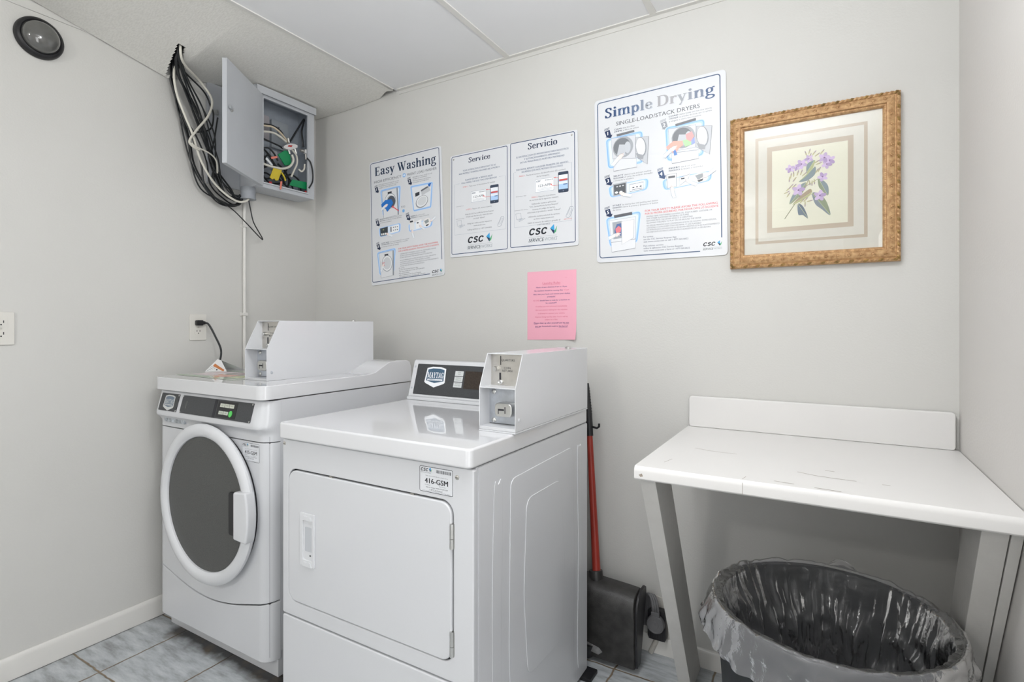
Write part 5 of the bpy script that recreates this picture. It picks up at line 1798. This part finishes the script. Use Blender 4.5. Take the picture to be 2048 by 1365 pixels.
def coin_box(parent, x0, x1, yf, yk, yb, z0, zk, z1, screwmat):
    sd = [(yf, z0), (yf, zk), (yk, z1), (yb, z1), (yb, z0)]
    fX = lambda u, v, w_: (w_, u, v)
    m = MB()
    m.prism(sd, x0, x0 + .0022, fX, ENAMEL).prism(sd, x1 - .0022, x1, fX, ENAMEL)
    m.box(x0 + .0022, x1 - .0022, yk, yb, z1 - .0022, z1, ENAMEL)
    m.box(x0 + .0022, x1 - .0022, yb - .0022, yb, z0, z1 - .0022, ENAMEL)
    m.box(x0 + .0022, x1 - .0022, yf + .001, yb, z0 + .006, z0 + .0082, ENAMEL)
    m.box(x0 + .0022, x1 - .0022, yf + .001, yf + .0028, z0, z0 + .006, ENAMEL)
    box = m.build('coin_box', parent, bevel=.0007)
    k = (yk - yf) / (z1 - zk)
    MB().box(x0 + .0022, x1 - .0022, yf + .0015, yf + .075, zk - .0012, zk + .0012, ENAMEL).build('shelf', box)
    W_ = x1 - x0
    # upper coin plate
    yp = yk + .018
    MB().box(x0 + .0024, x1 - .0024, yp, yp + .002, zk + .0014, z1 - .0024, STEEL).build('coin_plate', box, label='brushed steel coin plate')
    H = z1 - zk
    F = lambda u, v, w_: (u, yp - w_, v)
    px = lambda u: x0 + u * W_
    pz = lambda v: z1 - v * H
    MB().prism(rr(px(.285), px(.305), pz(.36), pz(.08), .0004, 1), .0001, .0006, F, GAP).build('coin_slot', box)
    m = MB()
    m.prism(rr(px(.255), px(.305), pz(.87), pz(.60), .0008, 1), .0001, .0006, F, GAP)
    m.build('coin_slot', box)
    MB().lathe([(.0072, 0), (.0072, .010), (.006, .0125), (.0004, .013)], lambda a, b, w_: (px(.18) + a, yp - w_, pz(.48) + b), CHROME, 18, cap1=True).build('return_button', box)
    MB().lathe([(.0085, 0), (.0085, .004), (.006, .006), (.0004, .004)], lambda a, b, w_: (px(.29) + a, yp - w_, pz(.88) + b * .7), CHROME, 18, cap1=True).build('return_cup', box)
    c = Canvas(lambda u, v, w_: (px(u / 100), yp - w_, pz(v / 100)), .0003)
    for s, u, v in (('QUARTERS', 50, 24), ('COIN', 48, 48), ('RETURN', 48, 57)):
        vv, ff, a, b = text_tris(s, .01)
        sz = 8.5
        c.mb.add([(px((u + (p[0] - (a + b) / 2) * sz * .9) / 100), yp - .0003, pz(v / 100) + p[1] * .0085) for p in vv], ff, ink(60, 62, 66), False)
    c.build('plate_lettering', box)
    # lower plate with lock
    yl = yf + .050
    MB().box(x0 + .0024, x1 - .0024, yl, yl + .002, z0 + .0095, zk - .0014, ZINC).build('lock_plate', box)
    HL = zk - z0
    lx, lz = x0 + W_ * .50, z0 + HL * .46
    lk_ = MB().prism(rr(lx - .021, lx + .034, lz - .019, lz + .019, .012, 6), 0, .030, lambda u, v, w_: (u, yl - w_, v), CHROME)
    lk_ = lk_.build('lock', box, bevel=.004, seg=3)
    m = MB()
    m.prism(rr(lx - .009, lx + .010, lz - .002, lz + .003, .001, 2), .030, .0308, lambda u, v, w_: (u, yl - w_, v), GAP)
    m.prism(rr(lx + .012, lx + .0145, lz - .009, lz + .009, .001, 2), .030, .0306, lambda u, v, w_: (u, yl - w_, v), GAP)
    m.prism(rr(lx - .009, lx - .007, lz - .011, lz - .002, .0005, 1), .030, .0306, lambda u, v, w_: (u, yl - w_, v), GAP)
    m.build('keyway', box)
    for zz in (z0 + HL * .86, z0 + HL * .16):
        MB().lathe([(.0075, 0), (.007, .003), (.004, .0052), (.0004, .006)], lambda a, b, w_: (x0 + W_ * .15 + a, yl - w_, zz + b), CHROME, 16, cap1=True).build('rivet', box)
    MB().lathe([(.0055, 0), (.0052, .0012), (.003, .0022), (.0004, .0024)], lambda a, b, w_: (x1 + w_, yf + .020 + a, z0 + .030 + b), screwmat, 14, cap1=True).build('side_screw', box)
    MB().lathe([(.010, 0), (.010, .005), (.007, .008), (.0004, .0085)], lambda a, b, w_: (x1 - W_ * .30 + a, yb - .08 + b, z1 + w_), CHROME, 18, cap1=True).build('top_lock', box)
    return box


# ---------------------------------------------------------------- front-loading washer
WX0, WX1, WF = -2.297, -1.600, 1.122
t = thing('washing_machine', 'white front-loading coin washer with round dark door in the corner', 'washer', ((WX0 + WX1) / 2, 1.47, 0))
path = front_path(WX0, WX1, WF, 1.175, .048)
MB().box(WX0, WX1, 1.1715, 1.83, .085, .9455, ENAMEL).build('cabinet', t, bevel=.004)
MB().box(WX0 + .012, WX1 - .012, 1.138, 1.171, .078, .944, GAP).build('seam_shade_backing', t)  # dark backing added so the panel seams look shaded
MB().box(WX0 + .02, WX1 - .004, 1.164, 1.80, 0.0, .088, ENAMEL).build('plinth', t, bevel=.002)
seam = lambda x: .262 - .062 * math.sin(PI * max(0, min(1, (x - WX0) / (WX1 - WX0)))) ** 1.2
mb = MB()
sweep(mb, path, [(-.010, .9435), (0, .9435), (.0035, .938), (.0215, .870), (.0245, .860), (.0225, .850), (.012, .841), (.004, .832), (0, .822), (0, .8035), (-.010, .8035)], ENAMEL)
mb.build('control_fascia', t, bevel=.0014)
mb = MB()
sweep(mb, path, [(-.010, lambda x: seam(x) + .002), (0, lambda x: seam(x) + .002), (0, .8005), (-.010, .8005)], ENAMEL)
mb.build('front_panel', t, bevel=.003)
mb = MB()
sweep(mb, path, [(-.010, .062), (0, .062), (0, lambda x: seam(x) - .002), (-.010, lambda x: seam(x) - .002)], ENAMEL)
mb.build('lower_panel', t, bevel=.003)
pr = [(1.100, .948), (1.100, .996), (1.56, .9975), (1.61, 1.003), (1.65, 1.022), (1.69, 1.040), (1.735, 1.045), (1.80, 1.044), (1.822, 1.036), (1.833, 1.015), (1.835, .948)]
lid = MB()
loops = []
lx0, lx1 = WX0 - .001, WX1 + .004
for s in (0, .004, .010, .018, .028, .040, .055, .2, .5, .8, .945, .96, .972, .982, .990, .996, 1.0):
    x = lx0 + .01 * 0 + (s if s < .1 else s * (lx1 - lx0)) if s < .9 else lx1 - (1 - s) * (lx1 - lx0)
    dl, dr_ = x - lx0, lx1 - x
    fy = 0
    for dd_, R_ in ((dl, .055), (dr_, .034)):
        if dd_ < R_:
            fy = max(fy, R_ - math.sqrt(max(0, R_ * R_ - (R_ - dd_) ** 2)))
    loops.append([(x, y + (fy if y < 1.2 else 0), z) for y, z in pr])
lid.loft(loops, ENAMELG)
lid.build('lid', t, bevel=.011, seg=4)
off = lambda z: .0035 + (.938 - z) * (.018 / .068)
FF = lambda u, v, w_: (u, WF - off(v) - w_, v)
bp_ = MB().prism(rr(-2.243, -2.118, .8695, .934, .003), .0, .0022, FF, PLATE).build('badge_plate', t)
shield(lambda u, v, w_: FF(u, v, .0023 + w_), -2.178, .902, .074, bp_, 'maker_badge', (206, 208, 206), (110, 124, 140))
cp = MB().prism(rr(-2.094, -1.662, .8695, .9335, .003), .0, .0022, FF, PLATE).build('control_plate', t)
MB().prism(rr(-1.884, -1.868, .871, .932, .001), .0022, .0026, FF, GAP).build('plate_joint', cp)
MB().prism(rr(-1.862, -1.748, .8745, .929, .002), .0022, .0028, FF, BLACK).build('button_panel', cp)
m = Canvas(lambda u, v, w_: FF(u, v, .0028 + w_), .0002)
for k in range(3):
    u = -1.848 + .028 * k
    m.rect(u, .909, u + .0262, .9215, (206, 210, 196), 1)
    m.text(('HOT', 'WARM', 'COLD')[k], u + .013, .9135, -.006, (110, 116, 110), 'c', lay=2, xs=-1)
for k in range(2):
    u = -1.848 + .029 * k
    m.rect(u, .8845, u + .027, .896, (196, 202, 190), 1)
    m.text(('DELICATE', 'RINSE')[k], u + .0135, .8885, -.005, (110, 116, 110), 'c', lay=2, xs=-.8)
m.build('cycle_buttons', cp)
MB().prism(circ(-1.777, .8900, .0092, 20, .0105), .0028, .0046, FF, M('green_button', (.10, .60, .12), .35)).build('start_button', cp, label='round green start button')
m = Canvas(lambda u, v, w_: FF(u, v, .0023 + w_), .0002)
m.line([(-2.062, .913), (-2.056, .913), (-2.058, .898), (-2.064, .898)], .0012, (130, 130, 126), 1, closed=True)
m.text('$', -2.0600, .8885, -.012, (130, 130, 126), 'c', xs=-1)
m.build('plate_symbols', cp)
for pl, u, v in ((bp_, -2.122, .930), (bp_, -2.122, .8735), (cp, -1.667, .930), (cp, -1.667, .8735), (cp, -2.090, .930), (cp, -2.090, .8735)):
    MB().lathe([(.0032, .0022), (.003, .0034), (.0004, .0042)], lambda a, b, w_: FF(u + a, v + b, w_), CHROME, 10, cap1=True).build('plate_screw', pl)
MB().prism(rr(-2.225, -2.086, .8235, .8445, .002), .0, .010, FRONT(WF), M('dispenser_slot', (.42, .45, .48), .3, .3, var=.5, scale=60)).build('dispenser_slot', t, bevel=.002)
# round door
dcx, dcz = -1.921, .5575
FD_ = lambda u, v, w_: (dcx + u, WF - w_, dcz + v)
MB().lathe([(.268, .0002), (.268, .0012), (.25, .0012), (.25, .0002)], FD_, GAP, 72).build('door_shade_ring', t)  # dark ring painting the shadow in the gap around the door
door = MB().lathe([(.245, .001), (.262, .001), (.268, .006), (.281, .015), (.2865, .024), (.2855, .031), (.279, .037), (.268, .0405), (.256, .041), (.247, .038), (.2405, .031), (.239, .022), (.239, .002)], FD_, PLASTW, 84).build('door', t, label='round white door ring')
MB().lathe([(.2392, .020), (.2385, .026), (.20, .0285), (.12, .031), (.0005, .032)], FD_, DOORG, 72, cap1=True).build('window', door, label='dark speckled round door window')
MB().prism(rr(-1.763, -1.707, .480, .628, .010), .020, .0365, FRONT(WF), BLACK).build('handle_recess', door, bevel=.003)
hp = [(-1.713, .478), (-1.713, .638)]
for k in range(9):
    a = math.asin((.644 - dcz) / .2875) + (math.asin((.474 - dcz) / .2875) - math.asin((.644 - dcz) / .2875)) * k / 8
    hp.append((dcx + .2875 * math.cos(a), dcz + .2875 * math.sin(a)))
MB().prism(hp, .016, .052, FRONT(WF), PLASTW).build('handle', door, bevel=.007, seg=3, label='white door handle block')
id_label(t, FRONT(WF), -1.7405, -1.6425, .7315, .7965, '415-GSM', (80, 84, 90))
coin_box(t, -1.860, -1.731, 1.210, 1.262, 1.735, .9968, 1.111, 1.2145, ZINC)
# instruction sheet lying on the lid
mb = MB()
SH = [(-2.285, 1.185), (-1.868, 1.170), (-1.866, 1.40), (-2.272, 1.412)]
t = thing('instruction_card', 'laminated card with pale green edge lying on the washer lid', 'card', (-2.07, 1.29, .998))
MB().prism(SH, .0003, .0014, UP(.9968), M('laminated_card', srgb(214, 222, 206), .12, coat=.6)).build('card', t)
c = Canvas(lambda u, v, w_: (SH[0][0] + u * .0041, 1.405 - v * .0041, .9983 + w_), .0001)
c.line([(2, 52), (100, 52)], 1.6, (150, 190, 140))
c.line([(2, 4), (98, 4)], 1.0, (170, 200, 160))
c.rect(8, 10, 40, 44, (216, 204, 206))
c.rect(46, 8, 90, 26, (196, 178, 182))
c.rect(46, 30, 70, 46, (216, 170, 158))
c.rect(74, 30, 92, 46, (206, 212, 170))
c.build('card_print', t)

# ---------------------------------------------------------------- dryer
DX0, DX1, DF, DB = -1.398, -.7077, 1.030, 1.722
t = thing('dryer', 'white coin-operated dryer with square door at the front', 'dryer', ((DX0 + DX1) / 2, 1.38, 0))
MB().box(DX0, DX1 - .003, DF + .016, DB, .014, .8625, ENAMEL).build('cabinet', t, bevel=.003)
FRD = FRONT(DF + .014)


def side_shape(P, n=6):
    return [(p.x, p.y) for p in catmull([(a, b, 0) for a, b in P], n, True)]


FX = lambda u, v, w_: (DX1 - .003 + w_, u, v)
m = MB()
m.prism(rr(DF + .022, DB - .002, .016, .861, .004), 0, .003, FX, ENAMEL)
m.build('side_panel', t, bevel=.0015)
m = MB()
m.prism(soft([(1.203, .06), (1.188, .36), (1.196, .798), (1.592, .806), (1.606, .45), (1.596, .06)], .03), .003, .0062, FX, ENAMEL)
m.build('embossed_panel', t, bevel=.0024, seg=3)
m = MB()
m.prism(soft([(1.285, .235), (1.262, .47), (1.278, .725), (1.495, .725), (1.526, .46), (1.505, .225)], .035), .0062, .0090, FX, ENAMEL)
m.build('embossed_panel', t, bevel=.0022, seg=3)
for P in ([(1.118, .06), (1.108, .40), (1.116, .772), (1.136, .800), (1.158, .772), (1.150, .40), (1.158, .06)], [(1.634, .10), (1.640, .45), (1.632, .765), (1.650, .795), (1.664, .765), (1.672, .45), (1.660, .10)]):
    MB().prism(side_shape(P), .003, .0055, FX, ENAMEL).build('embossed_rib', t, bevel=.0022, seg=3)
OU = rr(DX0, DX1, .343, .8605, .006, 6)
IN = rr(-1.3715, -.7665, .3865, .7765, .034, 6)
MB().ringprism(OU, IN, 0, .014, FRD, ENAMEL).build('front_panel', t, bevel=.0035, seg=3)
MB().box(DX0 + .02, DX1 - .05, DF + .0135, DF + .0165, .36, .80, GAP).build('door_recess', t)
dd = MB().prism(rr(-1.3685, -.7705, .3895, .7725, .032, 6), .0005, .0165, FRD, ENAMEL).build('door', t, bevel=.004, seg=3)
MB().prism(rr(DX0, DX1, .014, .3385, .006, 6), 0, .014, FRD, ENAMEL).build('lower_panel', t, bevel=.004, seg=3)
# recessed pull
hb = MB()
hb.ringprism(rr(-1.3125, -1.2510, .506, .658, .003, 3), rr(-1.300, -1.2600, .524, .640, .003, 3), .0, .0045, FRONT(DF - .0025), PLASTW)
hnd = hb.build('handle', dd, bevel=.0012)
hb = MB()
hb.prism(rr(-1.300, -1.2600, .524, .640, .003, 3), .0002, .0008, FRONT(DF - .0025), M('handle_well', (.68, .69, .71), .3))
hb.prism(rr(-1.293, -1.2665, .548, .618, .002, 3), .0008, .0014, FRONT(DF - .0025), M('handle_well_inner', (.52, .54, .57), .3))
hb.prism(rr(-1.2735, -1.2685, .536, .5395, .001, 2), .0008, .0018, FRONT(DF - .0025), GAP)
for z in (.644, .512):
    hb.prism([(-1.299, z - .006), (-1.261, z - .006), (-1.266, z + .006), (-1.294, z + .006)], .0008, .006, FRONT(DF - .0025), PLASTW)
hb.build('handle_well', dd)
for z in (.694, .436):
    h_ = MB().tube([(-.7690, DF - .003, z - .030), (-.7690, DF - .003, z - .006)], .0048, CHROME, 10).tube([(-.7690, DF - .003, z - .005), (-.7690, DF - .003, z + .030)], .0048, CHROME, 10)
    h_.prism(rr(-.7705, -.7625, z - .030, z + .030, .001, 2), -.004, .0012, FRONT(DF), CHROME)
    h_.build('hinge', t)
for u in (-1.19, -.895):
    MB().box(u - .006, u + .006, DF - .0002, DF + .008, .7728, .7762, STEEL).build('door_catch', dd)
MB().prism(rr(DX0 - .002, DX1 + .002, DF - .016, DB, .016, 6), .8645, .9115, UP(0), ENAMELG).build('top_panel', t, bevel=.006, seg=4)
screw(t, FRONT(DF), -.7548, .8365, .0058)
screw(t, FRONT(DF), -1.3885, .8470, .0055)
id_label(t, FRONT(DF), -.8705, -.7660, .7868, .8520, '416-GSM', (26, 30, 36))
# rear console
cpz = lambda z: 1.583 + (z - .9115) * .295
MB().prism([(1.578, .9118), (1.578, .9225), (cpz(.9245), .9245), (cpz(1.058), 1.058), (1.634, 1.0625), (1.70, 1.058), (1.71, 1.05), (1.712, .9118)], DX0, -.8145, lambda u, v, w_: (w_, u, v), ENAMEL).build('console', t, bevel=.002)
FC = lambda u, v, w_: (u, cpz(v) - w_, v)
cb = MB().prism(rr(-1.396, -.8165, .926, 1.0565, .002, 2), 0, .0025, FC, ENAMEL).build('console_frame', t, bevel=.001)
pl = MB().prism(rr(-1.3745, -.835, .9335, 1.0475, .003, 3), .0025, .0034, FC, PLATE).build('console_plate', t)
shield(lambda u, v, w_: FC(u, v, .0036 + w_), -1.2795, 1.0035, .098, pl)
m = Canvas(lambda u, v, w_: FC(u, v, .0036 + w_), .0002)
for k, (a, b) in enumerate((('HIGH', 'TEMP'), ('NORMAL', 'REGULAR'), ('DELICATE', 'LOW TEMP'))):
    z = 1.0275 - .0205 * k
    m.rect(-1.1895, z - .018, -1.1515, z, (202, 206, 206), 1)
    m.text(a, -1.1705, z - .0065, -.0055, (110, 114, 116), 'c', lay=2, xs=-1)
    m.text(b, -1.1705, z - .0135, -.0055, (110, 114, 116), 'c', lay=2, xs=-1)
m.build('cycle_buttons', pl)
MB().prism(rr(-1.1435, -1.000, .9660, 1.0285, .001, 2), .0034, .0040, FC, M('display_window', (.030, .020, .014), .3, var=.3, scale=200)).build('display_window', pl, label='dark brown display window')
for z in (1.036, .956):
    MB().lathe([(.0042, .0025), (.004, .0036), (.0004, .0044)], lambda a, b, w_: FC(-1.3865 + a, z + b, w_), ZINC, 12, cap1=True).build('console_screw', t)
coin_box(t, -.8145, -.7000, 1.212, 1.252, 1.703, .9165, 1.030, 1.1205, ENAMEL)
MB().box(-.815, -.6995, 1.2115, 1.7035, .9116, .9160, ENAMEL).build('coin_box_base', t, bevel=.001)
for x, y in ((-1.36, 1.08), (-.72, 1.70), (-1.36, 1.68)):
    MB().box(x - .03, x + .045, y - .03, y + .035, 0.0, .0138, BLACK).build('rubber_foot', t, bevel=.003)
# ================================================================== FOLDING TABLE
TX0, TZ = -.4175, .843
t = thing('folding_table', 'white laminate table with backsplash in the right corner', 'table', (-.04, 1.64, 0))
pr = [(1.3265, .808), (1.3225, .812), (1.3225, .830), (1.3245, .838), (1.3295, .8425), (1.336, .843), (1.953, .843), (1.953, .812), (1.34, .812), (1.34, .808)]
m = MB().prism(pr, TX0, RX - .002, lambda u, v, w_: (w_, u, v), LAM)
top = m.build('tabletop', t, bevel=.0012)
SCR = M('worn_scratch', srgb(150, 140, 128), .7)
m = MB()
random.seed(9)


def scratch(P, wd, mat=SCR):
    for (a, b) in zip(P, P[1:]):
        d = Vector((b[0] - a[0], b[1] - a[1])).normalized()
        n_ = Vector((-d.y, d.x)) * wd
        m.add([(a[0] + n_.x, a[1] + n_.y, TZ + .0003), (a[0] - n_.x, a[1] - n_.y, TZ + .0003), (b[0] - n_.x, b[1] - n_.y, TZ + .0003), (b[0] + n_.x, b[1] + n_.y, TZ + .0003)], [(0, 1, 2, 3)], mat, False)


scratch([(-.325, 1.60), (-.27, 1.585), (-.21, 1.583)], .0009)
scratch([(-.36, 1.395), (-.35, 1.44)], .0006)
scratch([(-.058, 1.466), (-.02, 1.452), (.02, 1.447), (.062, 1.446)], .0011)
scratch([(.0, 1.515), (.02, 1.513)], .0012)
scratch([(-.10, 1.355), (-.06, 1.350)], .0013)
scratch([(-.02, 1.343), (.03, 1.339)], .0014)
scratch([(.11, 1.445), (.125, 1.443)], .0012)
scratch([(-.165, 1.335), (-.16, 1.36)], .0006)
m.prism(rr(-.1637, -.1630, .810, .838, .0003, 1), 0, .0003, FRONT(1.3224), SCR)
m.prism([(-.405, .822), (-.397, .826), (-.394, .819), (-.401, .817)], 0, .0003, FRONT(1.3224), SCR)
m.build('scratches', top)
MB().prism(rr(-.4135, .3195, .8432, .9500, .010, 5), .002, .020, FRONT(1.9565), LAM).build('backsplash', t, bevel=.003, seg=3)
lp = lambda z: 1.36 + (.807 - z) * (.44 / .807)


def leg(x0, x1, nm='leg'):
    MB().prism([(lp(.8075), .8075), (lp(0) , 0.0), (lp(0) + .14, 0.0), (lp(.8075) + .14, .8075)], x0, x1, lambda u, v, w_: (w_, u, v), LEGM).build(nm, t, bevel=.002)


leg(-.4155, -.3745)
leg(.2640, .3065)
leg(.3085, .3270)
MB().box(-.396, -.356, 1.512, 1.935, .757, .8078, WOODM).build('cleat', t, bevel=.002, label='bare pine cleat under the top')

# ================================================================== TRASH CAN AND LINER
KX, KY, KR, KZ = .005, 1.420, .243, .550
t = MB().lathe([(.0005, .0), (.195, 0), (.200, .006), (.2385, KZ - .03), (.243, KZ - .028), (KR + .002, KZ - .004), (KR, KZ), (KR - .006, KZ), (KR - .0085, KZ - .03), (.197, .012), (.0005, .012)],
               lambda u, v, w_: (KX + u, KY + v, w_), CANM, 96).build('trash_can', loc=(KX, KY, 0))
tag(t, 'round black trash can under the folding table', 'trash can')
random.seed(11)
NT, ph = 300, [random.uniform(0, 6.28) for _ in range(30)]


def fold(th, s, sharp=1.0):
    v = 0
    for k, n_ in enumerate((17, 29, 41, 61)):
        v += math.sin(n_ * th + ph[k] + 1.6 * s * math.sin(5 * th + ph[k + 5]) + 2.2 * s * (k % 2)) / (1.4 + k * .7)
    return v


rows_ = []
# from the bottom of the bag inside, up the wall, over the rim and down the outside
for j in range(70):
    row = []
    for i in range(NT):
        th = 2 * PI * i / NT
        cs, sn = math.cos(th), math.sin(th)
        n1 = noise.noise(Vector((cs * 2.2, sn * 2.2, j * .09)))
        n2 = noise.noise(Vector((cs * 6, sn * 6, j * .16 + 7)))
        if j < 14:                                   # crumpled floor of the bag
            k = j / 13
            r = .02 + .150 * k
            z = .16 + .05 * n1 + .03 * n2 + .05 * k * k
            r += .012 * fold(th, 1)
        elif j < 52:                                 # inside wall
            k = (j - 14) / 37
            z = .21 + (KZ + .004 - .21) * k
            rc = .197 + (KR - .0085 - .197) * (z / KZ)
            slack = (1 - k) ** 1.0
            r = rc - .004 - .030 * slack * (.7 + .6 * n1) - abs(.012 * fold(th, k * 2)) * (.20 + .8 * min(1, 2.2 * slack)) - .026 * slack * max(0, n2) - .012 * max(0, noise.noise(Vector((3.2 * th + 4.5 * k, 2.5 * k - th, 5))))
            rg = 1 - abs(noise.noise(Vector((cs * 3.4 + k * 1.6, sn * 3.4 - k * 1.2, k * 1.8 + 3)))) * 2.2
            rg2 = 1 - abs(noise.noise(Vector((cs * 8 - k * 3, sn * 8 + k * 2.5, k * 4 + 9)))) * 2.2
            r -= (.016 * max(0, rg) ** 3 + .007 * max(0, rg2) ** 3) * min(1, 3.5 * slack)
            # slumped pocket of loose film at the back left
            b = math.exp(-((th - 2.25) / .6) ** 2) * math.exp(-((k - .62) / .26) ** 2)
            r -= .055 * b * (.7 + .5 * n2)
            z += -.02 * b
        elif j < 57:                                 # over the rim
            a = PI * (j - 52) / 5
            z = KZ + .004 + .005 * math.sin(a) + .0022 * fold(th, .3)
            r = KR - .006 + .012 * (1 - math.cos(a)) / 2 + .0010 * fold(th, .5)
        else:                                        # skirt hanging outside
            k = (j - 57) / 12
            front = max(0, -sn)
            L = .052 + .030 * max(0, -cs) + .014 * math.sin(3 * th + 1) + .012 * noise.noise(Vector((cs * 3, sn * 3, 3)))
            flare = .010 + .050 * max(0, -cs) ** 2 * (.4 + .6 * front)
            z = KZ + .002 - L * k
            r = KR + .008 + flare * k * (1 - .35 * k) + .0045 * fold(th, .4) * k + .010 * k * n2
            r += .010 * k * max(0, 1 - abs(noise.noise(Vector((cs * 7 + k * .8, sn * 7 - k * .6, k * 1.2)))) * 2.4) ** 2 - .004 * k
            r = max(r, KR + .005)
            # a stray flap standing up behind
            u_ = math.exp(-((th - 1.45) / .22) ** 2)
            z += u_ * k * (L + .020)
        row.append((KX + r * cs, KY + r * sn, z))
    rows_.append(row)
m = MB()
V = [p for r in rows_ for p in r]
fs = [(j * NT + i, j * NT + (i + 1) % NT, (j + 1) * NT + (i + 1) % NT, (j + 1) * NT + i) for j in range(len(rows_) - 1) for i in range(NT)]
cut = 51 * NT
m.add(V, fs[:cut] + [tuple(range(NT - 1, -1, -1))], LINER)
m.add(V, fs[cut:], LINER2)
tag(m.build('bin_liner', loc=(KX, KY, KZ), ang=180), 'crumpled clear plastic liner folded over the black trash can rim', 'bin liner')

# ================================================================== DUSTPAN, DRYER OUTLET
t = thing('lobby_dustpan', 'black upright dustpan with red pole standing behind the dryer', 'dustpan', (-.70, 1.83, 0))
sec = [(1.783, .018), (1.778, .10), (1.778, .20), (1.785, .232), (1.802, .255), (1.832, .268), (1.868, .268), (1.884, .258), (1.886, .235), (1.850, .12), (1.818, .018)]
m = MB()
loops = []
for x, k, dz in ((-.905, 1.0, .016), (-.80, 1.0, .012), (-.70, 1.0, .006), (-.60, 1.0, .0), (-.566, 1.0, -.003), (-.560, .93, -.006)):
    loops.append([(x, 1.83 + (y - 1.83) * k, .01 + (z - .01) * k + dz * (z / .27)) for y, z in sec])
m.loft(loops, PANM)
pan = m.build('pan', t, bevel=.004, seg=2)
lip = MB()
lip.prism([(y, z) for y, z in sec], -.5595, -.551, lambda u, v, w_: (w_, 1.835 + (u - 1.83) * 1.03, .006 + v * 1.0), BLACK)
lip.build('end_rim', t, bevel=.002)
m = MB()
m.prism([(-.80, .082), (-.688, .060), (-.676, .048), (-.690, .036), (-.80, .052)], .0, .0035, FRONT(1.7815), M('mottled_grey_plastic', (.20, .20, .20), .4, var=.5, scale=30))
m.build('grey_strip', pan)  # mottled grey strip across the front of the pan
m = MB()
m.loft([[(-.742 + a * r, 1.80 + b * r, z) for a, b in circ(0, 0, 1, 14)] for r, z in ((.012, .002), (.024, .010), (.030, .03), (.04, .06))], BLACK)
m.build('foot', t)
m = MB().tube([(-.715, 1.838, .225), (-.728, 1.85, .298)], .025, PANM, 16)
m.build('socket', t, bevel=.003)
p0, p1 = Vector((-.7195, 1.842, .262)), Vector((-.7815, 1.917, .835))
MB().tube([p0 + (p1 - p0) * (k / 6) for k in range(7)], lambda s: .0155 - .005 * s, POLE, 16).build('pole', t)
d = (p1 - p0).normalized()
g0 = p1 - d * .025
m = MB().tube([g0, g0 + d * .05], .0135, BLACK, 14)
m.tube([g0 + d * .05 + d * (.115 * k / 8) for k in range(9)], lambda s: .0130 - .006 * s, BLACK, 12)
for k in range(9):
    m.tube([g0 + d * (.055 + .011 * k), g0 + d * (.060 + .011 * k)], .0138 - .0055 * k / 9, BLACK, 12)
m.build('grip', t)
m = MB()
hx_, hy_, hz_ = g0.x + .012, g0.y - .002, g0.z - .0
m.tube([(hx_, hy_, hz_), (hx_ + .022, hy_ - .004, hz_ - .002), (hx_ + .030, hy_ - .004, hz_ + .004), (hx_ + .030, hy_ - .004, hz_ + .016)], .0042, BLACK, 8)
m.tube([g0 - d * .035, g0 + d * .02], .0138, BLACK, 14)
m.build('hook_clip', t)

t = thing('dryer_outlet', 'grimy white dryer outlet low on the wall beside the dustpan', 'outlet', (-.52, BY, .12))
MB().prism([(-.560, .075), (-.476, .045), (-.478, .16), (-.505, .205), (-.556, .212)], .0005, .007, FRONT(BY), M('grimy_cover_plate', (.55, .53, .49), .5, var=.25, scale=30)).build('cover_plate', t, bevel=.002)
MB().prism(rr(-.556, -.490, .062, .172, .012), .007, .036, FRONT(BY), BLACK).build('receptacle', t, bevel=.004)
m = MB()
for k in range(7):
    x = -.551 + .009 * k
    m.box(x, x + .004, BY - .0385, BY - .036, .066, .108, GAP)
m.build('receptacle_ribs', t)
m = MB().tube([(-.528, BY - .008, .062), (-.532, BY - .010, .045), (-.545, BY - .013, .015), (-.55, BY - .014, .001)], .0095, M('painted_conduit', (.50, .48, .44), .5, var=.15, scale=40), 12, 5)
m.build('conduit', t)
t = thing('dryer_plug', 'grey round moulded plug with looped cord in the dryer outlet', 'plug', (-.52, BY - .05, .13))
PF = lambda u, v, w_: (-.523 + u, BY - .0365 - w_, .128 + v)
m = MB().lathe([(.0305, 0), (.0315, .004), (.0315, .018), (.0295, .022), (.026, .0222), (.025, .0208), (.0125, .0208), (.0115, .0222), (.004, .0222), (.0004, .0205)], PF, PLUGG, 40, cap0=True, cap1=True)
m.build('plug_body', t)
m = MB().box(-.5385, -.5085, BY - .056, BY - .040, .150, .172, PLUGG)
m.build('cord_collar', t, bevel=.004)
m = MB()
for k in range(3):
    x = -.5315 + .0085 * k
    m.tube([(x, BY - .048, .168), (x - .001, BY - .050, .190), (x - .008, BY - .044, .212), (x - .020, BY - .034, .222), (x - .032, BY - .026, .206), (x - .036, BY - .022, .16), (x - .042, BY - .020, .10)], .0052, PLUGG, 8, 6)
m.build('cord', t)
